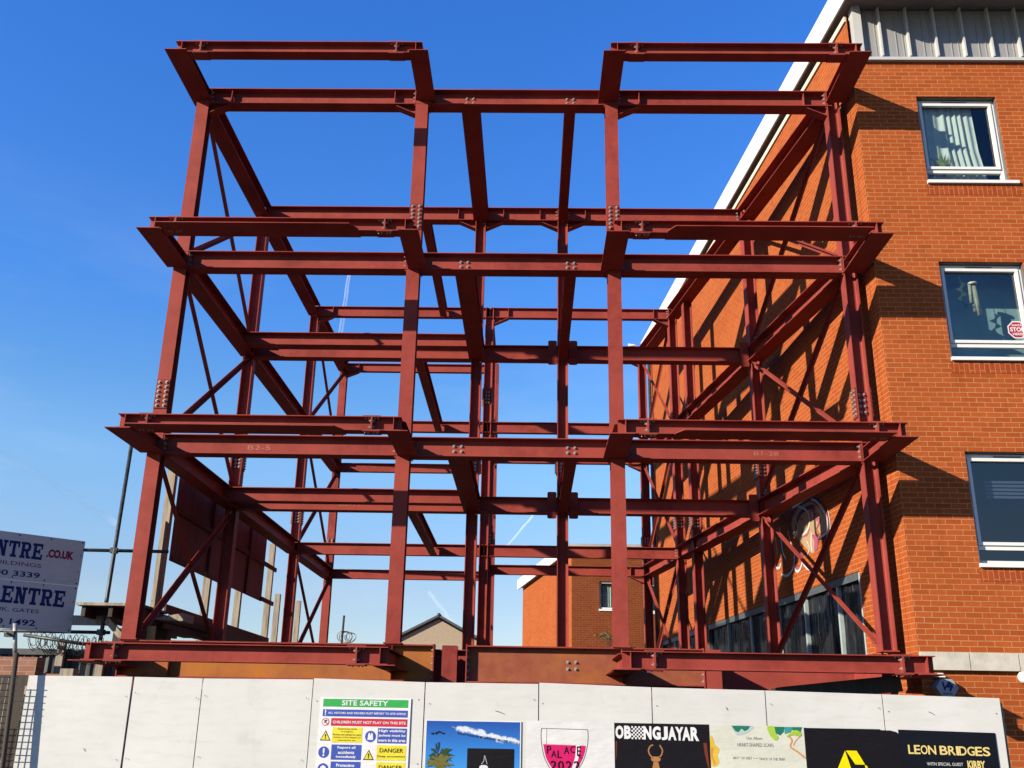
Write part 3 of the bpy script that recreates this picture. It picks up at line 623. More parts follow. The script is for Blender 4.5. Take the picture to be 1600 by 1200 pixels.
# --- wine-glass poster
r = poster('poster', 'white poster with a pink filled wine glass lettered with a year', 5.55, .70, 6.45, 1.645, 'paper')
GL = [(5.707, 1.572), (5.703, 1.50), (5.712, 1.40), (5.74, 1.29), (5.79, 1.20), (5.85, 1.12), (5.94, 1.07), (6.03, 1.12), (6.09, 1.20), (6.14, 1.29), (6.172, 1.40), (6.183, 1.50), (6.178, 1.567)]
pr(r, 'line_grey', lambda m: (HP.stroke(m, GL, .007, .003), HP.stroke(m, [(5.707, 1.572), (6.178, 1.567)], .006, .003), HP.stroke(m, [(5.762, 1.57), (5.758, 1.42)], .003, .003), HP.stroke(m, [(5.94, 1.07), (5.94, .85)], .02, .003)))
pr(r, 'ink_pink', lambda m: HP.poly(m, smooth([(5.725, 1.420), (5.737, 1.36), (5.76, 1.28), (5.81, 1.20), (5.87, 1.13), (5.94, 1.09), (6.01, 1.13), (6.07, 1.20), (6.12, 1.28), (6.15, 1.36), (6.157, 1.412)], False, 4), .0035))
pr(r, 'ink_white', lambda m: HP.poly(m, [(6.062, 1.415), (6.098, 1.414), (6.085, 1.30), (6.04, 1.17), (6.012, 1.18), (6.05, 1.30)], .0045))
def palace(m):
    for ch, x, z, w, h in (('P', 5.762, 1.330, .045, .075), ('A', 5.806, 1.296, .055, .065), ('L', 5.870, 1.290, .045, .072), ('A', 5.935, 1.330, .056, .070), ('C', 6.000, 1.340, .050, .068), ('E', 6.068, 1.315, .040, .090)): HP.text(m, ch, x, z, x+w, z+h, .006, .012)
    HP.stroke(m, [(6.07, 1.32), (6.12, 1.29)], .008, .006)
    for ch, x in (('2', 5.800), ('0', 5.875), ('2', 5.955), ('2', 6.035)): HP.text(m, ch, x, 1.175, x+.062, 1.265, .006, .018)
pr(r, 'poster_black', palace, name='lettering')
# --- black concert poster with chequered name
r = poster('poster', 'black concert poster with white chequered title lettering and a horned bronze figure', 6.454, .70, 7.420, 1.638, 'poster_black', .0015)
def ob(m):
    xs = [('O', 6.462, .082), ('B', 6.550, .072), ('N', 6.748, .080), ('G', 6.838, .084), ('J', 6.928, .066), ('A', 6.996, .085), ('Y', 7.070, .085), ('A', 7.140, .085), ('R', 7.226, .085)]
    for ch, x, w in xs: HP.text(m, ch, x, 1.486-(x-6.46)*.012, x+w, 1.612-(x-6.46)*.004, .004, .05)
    c = .0178
    for i in range(7):
        for j in range(7):
            if (i+j) % 2 == 0: HP.rect(m, 6.624+i*c, 1.484+j*c, 6.624+(i+1)*c, 1.484+(j+1)*c, .004)
pr(r, 'ink_white', ob, name='lettering')
def horns(m):
    for sx in (-1, 1):
        x = 6.864
        HP.stroke(m, [(x+sx*.035, 1.312), (x+sx*.062, 1.345), (x+sx*.070, 1.385), (x+sx*.050, 1.420), (x+sx*(.022 if sx < 0 else .045), 1.432)], .013, .004)
    HP.poly(m, [(6.815, 1.300), (6.832, 1.322), (6.898, 1.322), (6.915, 1.300), (6.905, 1.278), (6.825, 1.278)], .004); HP.poly(m, [(6.842, 1.276), (6.888, 1.276), (6.90, 1.22), (6.925, 1.1), (6.94, .9), (6.79, .9), (6.805, 1.1), (6.83, 1.22)], .004)
pr(r, 'bronze', horns, name='figure'); pr(r, 'drape_red', lambda m: (HP.poly(m, [(6.462, 1.46), (6.478, 1.46), (6.470, 1.31), (6.462, 1.28)], .004), HP.poly(m, [(7.350, 1.46), (7.385, 1.46), (7.395, 1.33), (7.405, 1.20), (7.385, 1.24), (7.36, 1.36)], .004)), name='drape')
# --- pale botanical poster
r = poster('poster', 'cream poster with green leaves and thin serif lettering between two black posters', 7.42, .70, 8.382, 1.634, 'cream_paper', .002)
pr(r, 'art_grey', lambda m: HP.poly(m, smooth([(7.66, 1.63), (7.86, 1.63), (7.83, 1.58), (7.75, 1.545), (7.69, 1.545)], True, 4), .004), name='leaf'); pr(r, 'art_green', lambda m: (HP.poly(m, [(7.645, 1.63), (7.835, 1.63), (7.81, 1.595), (7.775, 1.58), (7.745, 1.605), (7.71, 1.568), (7.68, 1.58)], .005), HP.poly(m, [(8.08, 1.628), (8.18, 1.628), (8.17, 1.58), (8.13, 1.545), (8.09, 1.565)], .0055), HP.poly(m, [(8.24, 1.628), (8.36, 1.628), (8.34, 1.58), (8.30, 1.56), (8.27, 1.59)], .0055)), name='leaf')
pr(r, 'art_lime', lambda m: (HP.poly(m, smooth([(8.01, 1.628), (8.09, 1.628), (8.09, 1.57), (8.115, 1.525), (8.085, 1.495), (8.04, 1.53), (8.015, 1.58)], True, 4), .005), HP.poly(m, smooth([(8.22, 1.56), (8.29, 1.60), (8.35, 1.57), (8.33, 1.54), (8.26, 1.55), (8.20, 1.53)], True, 4), .0062)), name='leaf')
pr(r, 'art_teal', lambda m: HP.poly(m, [(8.18, 1.628), (8.27, 1.628), (8.24, 1.58), (8.18, 1.56)], .0058), name='leaf'); pr(r, 'art_yellow', lambda m: HP.poly(m, smooth([(7.424, 1.52), (7.455, 1.50), (7.465, 1.45), (7.51, 1.40), (7.49, 1.34), (7.50, 1.27), (7.424, 1.25)], True, 4), .004), name='blossom')
pr(r, 'art_orange', lambda m: (HP.stroke(m, [(8.21, 1.55), (8.25, 1.50), (8.23, 1.44), (8.30, 1.39), (8.376, 1.33)], .016, .004), HP.stroke(m, [(8.35, 1.55), (8.29, 1.50), (8.26, 1.45)], .010, .004), HP.stroke(m, [(7.44, 1.42), (7.43, 1.34), (7.46, 1.26)], .02, .005)), name='stem')
pr(r, 'line_grey', lambda m: (HP.text(m, 'HEART-SHAPED SCARS', 7.695, 1.432, 8.06, 1.466, .004), HP.text(m, 'Our Album', 7.79, 1.500, 7.95, 1.528, .004), HP.text(m, 'BEST OF 2021', 7.645, 1.312, 7.83, 1.334, .004), HP.stroke(m, [(7.845, 1.323), (7.895, 1.323)], .003, .004), HP.text(m, 'TRACK OF THE YEAR', 7.905, 1.306, 8.165, 1.330, .004)), True, name='lettering')
# --- black and yellow poster, torn corner
r = poster('poster', 'black poster with a bold yellow wedge and a torn top corner', 8.375, .70, 9.34, 1.625, 'poster_black', .0025, [(8.383, .70), (9.345, .70), (9.335, 1.52), (9.335, 1.575), (9.31, 1.598), (9.25, 1.612), (9.16, 1.613), (9.145, 1.622), (8.377, 1.622)])
pr(r, 'loud_yellow', lambda m: (HP.poly(m, [(8.776, 1.412), (8.700, 1.265), (8.62, 1.10), (8.86, 1.10)], .0045), HP.poly(m, [(8.784, 1.412), (8.892, 1.412), (8.965, 1.282), (8.868, 1.282)], .0045), HP.poly(m, [(8.96, 1.275), (8.98, 1.275), (9.06, 1.10), (9.0, 1.10)], .0045)))
# --- black poster, gold lettering
r = poster('poster', 'black poster with wavy gold title lettering at the right end of the hoarding', 9.336, .70, 10.31, 1.622, 'poster_navy', .001, [(9.338, .70), (10.307, .70), (10.305, 1.606), (9.331, 1.622)])
def leon(m):
    for i, (ch, w) in enumerate(zip('LEON BRIDGES', (.06, .065, .075, .085, .03, .085, .08, .03, .08, .08, .075, .08))):
        x = 9.412+sum((.06, .065, .075, .085, .03, .085, .08, .03, .08, .08, .075, .08)[:i])*1.0
        if ch == ' ': continue
        HP.text(m, ch, x, 1.392-(x-9.41)*.012, x+w*.93, 1.478-(x-9.41)*.012, .003, .018)
pr(r, 'gold', lambda m: (leon(m), HP.text(m, 'KIRBY', 9.988, 1.262, 10.165, 1.338, .003, .04)), name='lettering'); pr(r, 'paper', lambda m: HP.text(m, 'WITH SPECIAL GUEST', 9.585, 1.286, 9.945, 1.316, .003), name='lettering')

# ------------------------------------------------------------------ brick building on the right
FY = -.26; CXW = 10.78; SL = .092
bld = thing('brick_building', 'orange brick apartment block with white eaves and grey cladding beside the steel frame', 'building', (CXW, FY, 0))
sx = lambda y: CXW-SL*(y-FY)
SD = Vector((-SL, 1, 0)).normalized(); LS = 15.9*math.hypot(1, SL)
XR = 19.; ZT = 12.04
WINS = [(11.765, 13.045, 9.80, 11.375), (11.76, 13.04, 6.83, 8.405), (11.76, 13.05, 3.80, 5.405)]
def holed(mb, P0, U, u0, u1, v0, v1, holes, n, t=.12):
    """wall with rectangular openings and reveals; P0 + U*u + z*v"""
    U = Vector(U); P0 = Vector(P0); us = sorted({u0, u1, *[h[0] for h in holes], *[h[1] for h in holes]}); vs = sorted({v0, v1, *[h[2] for h in holes], *[h[3] for h in holes]})
    Q = lambda u, v, d=0: P0+U*u+Vector((0, 0, v))-Vector(n)*d
    for a, b in zip(us, us[1:]):
        for c, d in zip(vs, vs[1:]):
            if not any(h[0] <= (a+b)/2 <= h[1] and h[2] <= (c+d)/2 <= h[3] for h in holes): mb.add([Q(a, c), Q(b, c), Q(b, d), Q(a, d)], [(0, 1, 2, 3)])
    for h in holes:
        a, b, c, d = h
        mb.add([Q(a, c), Q(a, c, t), Q(a, d, t), Q(a, d)], [(0, 1, 2, 3)]); mb.add([Q(b, c), Q(b, d), Q(b, d, t), Q(b, c, t)], [(0, 1, 2, 3)])
        mb.add([Q(a, d), Q(a, d, t), Q(b, d, t), Q(b, d)], [(0, 1, 2, 3)]); mb.add([Q(a, c), Q(b, c), Q(b, c, t), Q(a, c, t)], [(0, 1, 2, 3)])
    return mb
m = MB(); holed(m, (0, FY, 0), (1, 0, 0), CXW, XR, 0, ZT, WINS, (0, -1, 0), .17); m.build('wall', 'brick', bld)
# side wall: u runs back from the corner; two shopfront openings wrapped in polythene
SN = Vector((-SD.y, SD.x, 0)); SP = Plane((CXW, FY, 0), -SD, (0, 0, 1))
us = lambda y: (y-FY)*math.hypot(1, SL)
OPN = [(us(1.36), us(10.22), 1.0, 3.93), (us(10.75), us(15.2), 1.0, 3.93)]
m = MB(); holed(m, (CXW, FY, 0), SD, 0, LS, 0, 12.94, OPN, SN, .10); m.build('wall', 'brick', bld)
# narrow return edge at the corner (movement joint) and back walls
m = MB(); m.box((CXW+.02, FY+.14, ZT-.1), (CXW+.16, FY+.3, 12.9)); m.box((sx(15.64)+.01, 15.56, 0), (XR, 15.64, 12.9)); m.box((XR-.1, FY+.02, 0), (XR, 15.5, 12.9)); m.build('wall', 'brick', bld)
jm = MB(); SP.rect(jm, -.235, .0, -.225, 12.0, .003); jm.build('movement_joint', 'soldier', bld)
for a, b, c, d in WINS:
    m = MB(); m.box((a-.02, FY-.004, c-.235), (b+.14, FY+.03, c-.055)); m.build('soldier_course', 'soldier', bld)
# coping string course and render joints
m = MB(); x = CXW
for xe in (11.425, 12.075, 12.72, 13.37, 14.02, 14.67, 15.32, 16, 16.7, 17.4, 18.1, XR):
    m.box((x+.006, FY-.07, 2.385), (xe-.006, FY+.02, 2.615)); x = xe
m.build('string_course', 'stone', bld)
# cladding storey
cl = MB(); cl.box((10.99, FY-.0, ZT+.07), (XR, FY+.06, 13.07)); x = 11.0
while x < XR:
    for q in (.11, .22, .33): cl.box((x+q-.006, FY-.012, ZT+.07), (x+q+.006, FY, 13.07))
    x += .45
cp = cl.build('cladding', 'clad', bld)
fn = MB(); x = 11.29
while x < XR: fn.box((x-.014, FY-.085, ZT+.07), (x+.014, FY, 13.08)); x += .453
child(fn, 'fin', 'clad_fin', cp)
m = MB(); m.box((10.845, FY-.10, ZT+.05), (10.985, FY+.08, 13.10)); m.build('corner_post', 'clad_fin', bld)
m = MB(); m.box((10.90, FY-.07, ZT-.002), (XR, FY+.10, ZT+.055)); m.build('flashing', 'clad_fin', bld)
# eaves: soffit, white fascia, cream batten on the side wall
def eav(o, y0, y1): return [(sx(y0)-o, y0), (XR+.3, y0), (XR+.3, y1), (sx(y1)-o, y1)]
m = MB(); m.poly([(x, y, 13.10) for x, y in eav(.10, FY-.86, 16.3)], (0, 0, 1), .03); m.build('soffit', 'soffit', bld)
m = MB(); m.poly([(x, y, 13.135) for x, y in eav(.06, FY-.82, 16.25)], (0, 0, 1), .42); m.build('roof', 'roof', bld)
m = MB(); a = (sx(FY-.88)-.13, FY-.88); b = (sx(16.33)-.13, 16.33)
m.poly([(a[0], a[1], 13.06), (b[0], b[1], 13.06), (b[0], b[1], 13.56), (a[0], a[1], 13.56)], (1, 0, 0), .028); m.build('fascia', 'white', bld)
m = MB(); m.box((sx(FY-.88)-.10, FY-.90, 13.06), (XR+.3, FY-.865, 13.60)); m.build('fascia', 'white', bld)
m = MB(); SP.slab(m, -LS, 12.86, -.02, 12.96, .002, .035); m.build('batten', 'cream', bld)
m = MB(); m.tube([(sx(16.3)-.25, 16.3, 13.45), (sx(16.3)-.55, 16.3, 13.48)], .04); m.build('gutter_outlet', 'white', bld)
# flat windows
def win(idx, a, b, c, d, glassmat, roommat):
    fy = FY+.105
    m = MB(); f = .055
    def ring(mb, a, b, c, d, w, y0, y1): mb.box((a, y0, c), (a+w, y1, d)); mb.box((b-w, y0, c), (b, y1, d)); mb.box((a+w, y0, c), (b-w, y1, c+w)); mb.box((a+w, y0, d-w), (b-w, y1, d))
    zt = c+.245   # transom between sash and lower light
    ring(m, a+.004, b-.004, c+.01, d-.015, f, fy, fy+.06); m.box((a+f, fy, zt-.03), (b-f, fy+.06, zt+.03))
    ring(m, a+f+.002, b-f-.002, zt+.033, d-.015-f-.003, .045, fy-.022, fy+.03)
    w = m.build('window', 'upvc', bld)
    g = MB()
    for (p0, p1, p2, p3) in ((a+f+.03, zt+.05, b-f-.03, d-.09), (a+f, c+.06, b-f, zt-.028)): g.add([(p0, fy+.034, p1), (p2, fy+.034, p1), (p2, fy+.034, p3), (p0, fy+.034, p3)], [(0, 1, 2, 3)])
    child(g, 'pane', glassmat, w)
    s = MB(); s.box((a-.01, FY-.05, c-.045), (b+.13, fy+.05, c+.008)); child(s, 'sill', 'upvc', w)
    v = MB(); v.box(((a+b)/2-.20, fy-.006, d-.062), ((a+b)/2+.20, fy+.001, d-.040)); child(v, 'trickle_vent', 'upvc_grey', w)
    sp = MB(); ring(sp, a+.001, b-.001, c+.012, d-.001, .006, FY+.03, fy+.004); child(sp, 'seal', 'upvc_grey', w)
    rm = MB(); dp = (1.1, .62, 1.1)[idx]; rm.box((a-.3, FY+dp, c-.3), (b+.3, FY+dp+.05, d+.3)); rm.box((a-.35, FY+.18, c-.3), (a-.3, FY+dp, d+.3)); rm.box((b+.3, FY+.18, c-.3), (b+.35, FY+dp, d+.3)); rm.box((a-.3, FY+.18, c-.34), (b+.3, FY+dp, c-.0)); rm.box((a-.3, FY+.18, d+.3), (b+.3, FY+dp, d+.34)); child(rm, 'room', roommat, w)
    return w
w1 = win(0, *WINS[0], 'glass', 'room'); w2 = win(1, *WINS[1], 'glass_teal', 'room_teal'); w3 = win(2, *WINS[2], 'glass_dark', 'room_navy')
# curtain in the top window
m = MB(); n = 90; vs = []
for i in range(n+1):
    t = i/n; x = 11.80+t*.92; d = .022*math.sin(t*52+2*math.sin(t*9))+.012*math.sin(t*23)
    vs += [(x, FY+.225+d*.6, 11.30), (x-.03+.06*t, FY+.225+d, 10.5), (x+.12*t, FY+.225+d, 9.86)]
m.add(vs, [q for i in range(n) for q in ((3*i, 3*i+1, 3*i+4, 3*i+3), (3*i+1, 3*i+2, 3*i+5, 3*i+4))], True); child(m, 'curtain', 'curtain', w1)
# blind in the lower window
m = MB()
for i in range(5): m.box((11.95+.18, FY+.32, 5.02-i*.055), (13.0, FY+.34, 5.055-i*.055))
child(m, 'blind', 'plastic_grey', w3)
# bits hanging in and standing behind the panes
pl_ = thing('house_plant', 'spiky green house plant on the sill behind the top window', 'plant', (12.12, FY+.19, 9.99))
m = MB(); q = random.Random(5)
for i in range(46):
    a = q.uniform(0, 6.28); L_ = q.uniform(.12, .30); sp_ = q.uniform(.35, 1.1); pts = []
    for j in range(5):
        t = j/4; pts.append(Vector((12.12+math.cos(a)*sp_*L_*t*.8, FY+.165+math.sin(a)*sp_*L_*t*.08, 10.13+L_*1.15*(t*1.1-.55*sp_*t*t))))
    wd = .013; e = Vector((-math.sin(a)+.3, 0, .3)).normalized(); vs = []
    for j, p_ in enumerate(pts): ww = wd*(1-(j/4)**2)+.001; vs += [p_+e*ww, p_-e*ww]
    m.add(vs, [(2*j, 2*j+1, 2*j+3, 2*j+2) for j in range(4)])
m.build('foliage', 'leaf', pl_); MB().tube([(12.12, FY+.17, 9.98), (12.12, FY+.17, 10.14)], [.02, .028], 12).build('pot', 'pot', pl_)
wc = thing('wind_chime', 'bamboo wind chime hanging behind the middle window', 'wind chime', (12.30, FY+.16, 8.18))
MB().tube([(12.30, FY+.165, 8.10), (12.30, FY+.165, 8.125), (12.30, FY+.165, 8.14)], [.075, .07, .02], 12).build('cap', 'plastic_grey', wc); MB().tube([(12.30, FY+.165, 8.14), (12.30, FY+.165, 8.33)], .003, 5).build('cord', 'ink_black', wc)
for i, (dx, ln) in enumerate(((-.055, .25), (-.02, .36), (.015, .42), (.05, .40), (.03, .30))): MB().tube([(12.30+dx*.8, FY+.165+.02*(i % 2), 8.09), (12.30+dx*1.2+.05*(ln), FY+.165+.02*(i % 2), 8.09-ln*1.2)], .025, 8).build('chime_tube', 'bamboo', wc)
hg = thing('hanging_ornament', 'dark leafy ornament hanging beside the wind chime in the middle window', 'ornament', (12.12, FY+.16, 8.15)); m = MB()
for i in range(9): a = i*.7; m.poly([(12.12+.03*math.sin(a), FY+.16, 8.15-i*.04), (12.12+.09*math.cos(a*2.3), FY+.165, 8.11-i*.045), (12.12+.03*math.cos(a), FY+.16, 8.06-i*.045)], (0, 1, 0), .004)
m.tube([(12.12, FY+.16, 8.32), (12.12, FY+.16, 8.10)], .003, 5); m.build('leaves', 'weed', hg)
ss = thing('window_sticker', 'red octagonal stop sticker inside the corner of the middle window', 'sticker', (12.86, FY+.10, 7.36)); SPL = Plane((12.855, FY+.132, 7.345), (1, 0, 0), (0, 0, 1))
oct_ = lambda r: [(r*math.cos(math.radians(22.5+45*i)), r*math.sin(math.radians(22.5+45*i))) for i in range(8)]
m = MB(); SPL.poly(m, oct_(.150), 0); m.build('border', 'ink_white', ss); m = MB(); SPL.poly(m, oct_(.132), .002); m.build('face', 'sticker_red', ss)
m = MB(); SPL.text(m, 'SANTA', -.075, .055, .075, .09, .004, .02); SPL.text(m, 'STOP', -.105, -.03, .105, .038, .004, .03); SPL.text(m, 'HERE!', -.075, -.09, .075, -.05, .004, .02); m.build('lettering', 'ink_white', ss)
jr = thing('clay_ornament', 'small clay ornament on the sill of the lower window', 'ornament', (12.62, FY+.16, 3.86)); MB().tube([(12.62, FY+.17, 3.85), (12.62, FY+.17, 3.90), (12.62, FY+.17, 3.97), (12.62, FY+.17, 4.0)], [.05, .07, .06, .02], 12).build('body', 'pot', jr)
# shopfront glazing under black polythene
for (u0, u1, c, d), muls in zip(OPN, ((2.35, 3.85, 5.3, 6.97, 8.62), (12.2, 13.7))):
    n = 70; vs = []; q = random.Random(int(u0*10)); ph = [q.uniform(0, 6) for _ in range(6)]; rows = 8
    for j in range(rows+1):
        for i in range(n+1):
            u = u0+(u1-u0)*i/n; v = c+(d-c)*j/rows; dd = .018*math.sin(u*9+ph[0]+v*.8)+.014*math.sin(u*17+ph[1]-v*1.4)+.01*math.sin(u*31+ph[2]+v*2)
            vs.append(SP.p(-u, v, -.085+dd*.8))
    m = MB(); m.add(vs, [(j*(n+1)+i, (j+1)*(n+1)+i, (j+1)*(n+1)+i+1, j*(n+1)+i+1) for j in range(rows) for i in range(n)], True); sh = m.build('shopfront', 'polythene', bld)
    fr = MB(); SP.slab(fr, -u1, d-.12, -u0, d-.0, -.09, -.012); SP.slab(fr, -u0-.07, c, -u0, d-.12, -.09, -.010); SP.slab(fr, -u1, c, -u1+.07, d-.12, -.09, -.010); child(fr, 'head_frame', 'frame_dark', sh)
    mm = MB()
    for y in muls: SP.slab(mm, -us(y)-.03, c, -us(y)+.03, d-.12, -.09, -.025)
    SP.slab(mm, -u0-.06, c, -u0-.004, d-.02, -.06, -.004); child(mm, 'mullion', 'mullion', sh)
    bx = MB(); SP.slab(bx, -u1-.1, c-.2, -u0+.1, d+.2, -.5, -.45); child(bx, 'interior', 'room_navy', sh)
# painted graffiti on the side wall: abstract loops
gp = Plane((CXW, FY, 0), -SD, (0, 0, 1)); G = lambda L_: [(-us(y), z) for y, z in L_]
STK = dict(loop1=[(3.7, 5.43), (3.34, 5.3), (3.2, 5.16), (3.2, 5.04), (3.33, 4.93), (3.6, 4.88)], loop2=[(3.02, 5.41), (2.83, 5.34), (2.63, 5.2), (2.44, 5.0), (2.42, 4.86), (2.5, 4.73), (2.74, 4.71)],
  w1=[(3.03, 5.2), (3.06, 5.06)], w2=[(3.15, 4.85), (3.21, 4.64), (3.18, 4.53)], w3=[(2.44, 4.67), (2.55, 4.6)], b1=[(4.82, 4.37), (4.53, 4.3), (4.25, 4.35), (4.08, 4.49), (4.04, 4.75)], b2=[(4.1, 4.39), (3.99, 4.3), (3.81, 4.33), (3.65, 4.47)], b3=[(3.66, 4.4), (3.48, 4.28), (3.17, 4.19)], l1=[(5.22, 5.2), (5.25, 4.81), (5.12, 4.57), (4.92, 4.5), (4.8, 4.57)], l2=[(4.73, 5.24), (4.7, 5.04), (4.66, 4.78), (4.51, 4.61)])
m = MB(); gp.poly(m, smooth(G([(4.1, 5.2), (3.75, 5.38), (3.2, 5.40), (2.85, 5.28), (2.5, 5.05), (2.47, 4.8), (2.75, 4.76), (2.9, 4.85), (2.97, 4.6), (3.2, 4.5), (3.66, 4.75), (3.95, 4.95)]) if True else G([(3.71, 5.14), (3.19, 5.22), (2.93, 5.26), (2.88, 4.77), (3.18, 4.53), (3.66, 4.79), (3.92, 5.0)]), True), .003); m.build('graffiti', 'grafpale', bld)
m = MB(); OL = smooth(G([(4.19, 5.24), (4.08, 5.42), (3.69, 5.47), (3.13, 5.47), (2.83, 5.37), (2.48, 5.15), (2.36, 4.88), (2.47, 4.7), (2.74, 4.69), (2.96, 4.79), (2.95, 5.17), (3.01, 5.28), (3.51, 5.3), (3.79, 5.19), (3.97, 4.97), (4.18, 5.07)]), True, 3); gp.stroke(m, OL[::3], .075, .005, True); gp.stroke(m, G([(4.7, 5.2), (4.75, 4.9), (4.6, 4.55)]), .12, .005); m.build('graffiti', 'grafblack', bld)
q = random.Random(12)
mp_ = MB()
for i in range(9):
    y, z = q.uniform(2.7, 4.5), q.uniform(4.45, 5.3); pts = [(y, z)]
    for j in range(3): y += q.uniform(-.3, .3); z += q.uniform(-.16, .16); pts.append((min(4.7, max(2.5, y)), min(5.35, max(4.4, z))))
    gp.stroke(mp_, G(pts), q.uniform(.018, .04), .0072+.0001*i)
mp_.build('graffiti', 'grafpink', bld)
m = MB()
for k, v in STK.items(): gp.stroke(m, G(v), .042, .009)
for v in ([(4.3, 5.1), (4.15, 4.8), (4.0, 4.6)], [(3.95, 5.3), (3.8, 5.1), (3.85, 4.9)], [(2.75, 5.2), (2.62, 5.0), (2.6, 4.85)], [(3.4, 4.75), (3.3, 4.6), (3.45, 4.5)], [(5.0, 5.1), (4.95, 4.75)], [(2.35, 5.1), (2.30, 4.85), (2.36, 4.6)]): gp.stroke(m, G(v), .022, .0095)
m.build('graffiti', 'grafwhite', bld)
m = MB()
for v in ([(3.14, 4.81), (2.93, 4.74), (2.93, 4.55), (3.1, 4.52), (3.06, 4.68)], [(4.11, 4.45), (3.89, 4.34), (3.94, 4.30), (4.11, 4.37)], [(3.7, 5.2), (3.55, 5.2), (3.46, 5.1), (3.55, 5.14)], [(3.0, 5.12), (2.9, 5.1), (2.8, 4.98), (2.9, 5.02)]): gp.poly(m, smooth(G(v), True), .0065)
gp.stroke(m, G([(3.66, 4.44), (3.5, 4.33), (3.2, 4.24)]), .06, .0065); gp.stroke(m, G([(2.62, 5.25), (2.40, 5.0), (2.39, 4.86), (2.47, 4.68)]), .04, .0065); m.build('graffiti', 'grafpink', bld)
# alarm box and lamp on the front wall
al = thing('alarm_box', 'white hexagonal alarm box with blue hand logo above the hoarding end', 'alarm box', (11.05, FY-.05, 2.17)); AP = Plane((11.055, FY-.14, 2.155), (1, 0, 0), (0, 0, 1))
hexa = lambda r: [(r*math.cos(math.radians(60*i)), r*.88*math.sin(math.radians(60*i))) for i in range(6)]
m = MB(); o_ = [AP.p(u, v, 0) for u, v in hexa(.145)]; o2 = [AP.p(u*1.12, v*1.12, -.13) for u, v in hexa(.145)]; m.add(o_+o2, [tuple(range(6)), tuple(range(6, 12))[::-1]]+[(i, 6+i, 6+(i+1) % 6, (i+1) % 6) for i in range(6)]); m.build('case', 'plastic_grey', al)
m = MB()
AP.stroke(m, [(-.055, .075), (-.045, .02), (-.035, -.03)], .022, .003); AP.stroke(m, [(-.035, .0), (.0, .03), (.035, .085)], .022, .003); AP.stroke(m, [(.0, .02), (.03, .045), (.06, .07)], .018, .0034); AP.stroke(m, [(.0, .005), (.04, .025), (.075, .045)], .018, .0038); AP.stroke(m, [(.03, -.04), (.045, 0.0), (.07, .02)], .026, .0042); AP.text(m, 'IDEAL', -.065, -.085, .065, -.06, .003, .02); m.build('logo', 'brand_blue', al)
lm = thing('wall_lamp', 'round white bulkhead lamp on brick under the pale stone band', 'lamp', (12.12, FY-.04, 2.31)); MB().tube([(12.12, FY, 2.31), (12.12, FY-.05, 2.31), (12.12, FY-.09, 2.31), (12.12, FY-.105, 2.31)], [.075, .085, .06, .01], 20).build('cover', 'white', lm)
bs = thing('sounder_base', 'small cream box fixed above the hexagonal alarm', 'box', (10.96, FY-.05, 2.33)); m = MB(); m.add([(10.91, FY-.12, 2.29), (11.06, FY-.12, 2.29), (11.06, FY, 2.29), (10.91, FY, 2.29), (10.925, FY-.09, 2.345), (11.04, FY-.09, 2.345), (11.04, FY, 2.345), (10.925, FY, 2.345)], [(0, 1, 5, 4), (1, 2, 6, 5), (3, 0, 4, 7), (4, 5, 6, 7), (0, 3, 2, 1)]); m.build('case', 'cream', bs)

# ------------------------------------------------------------------ rear wing, house, plants
wg = thing('rear_wing', 'lower brick block with white verge seen through the frame behind the main block', 'building', (7.045, 21.5, 0))
WY = 21.5; wx = lambda y: 7.045-.18*(y-WY)
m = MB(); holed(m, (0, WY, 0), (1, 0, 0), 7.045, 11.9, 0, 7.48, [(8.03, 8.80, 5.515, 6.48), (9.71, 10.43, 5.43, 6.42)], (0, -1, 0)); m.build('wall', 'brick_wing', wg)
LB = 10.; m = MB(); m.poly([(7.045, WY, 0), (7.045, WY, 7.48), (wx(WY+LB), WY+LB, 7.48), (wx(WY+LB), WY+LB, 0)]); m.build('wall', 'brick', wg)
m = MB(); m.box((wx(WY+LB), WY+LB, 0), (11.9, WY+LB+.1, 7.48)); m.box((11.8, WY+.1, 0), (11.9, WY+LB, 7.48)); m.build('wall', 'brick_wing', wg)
m = MB(); m.box((6.86, WY-.10, 7.48), (12., WY+.3, 7.80)); m.build('parapet', 'wing_cap', wg)
m = MB(); m.poly([(6.845, WY-.12, 7.46), (6.845, WY-.12, 7.90), (wx(WY+LB+.35)-.2, WY+LB+.35, 7.90), (wx(WY+LB+.35)-.2, WY+LB+.35, 7.46)], (1, 0, 0), .05); m.build('fascia', 'white', wg)
m = MB(); m.poly([(6.90, WY, 7.50), (11.9, WY, 7.50), (11.9, WY+LB, 7.50), (wx(WY+LB)-.12, WY+LB, 7.50)], (0, 0, 1), .2); m.build('roof', 'roof', wg)
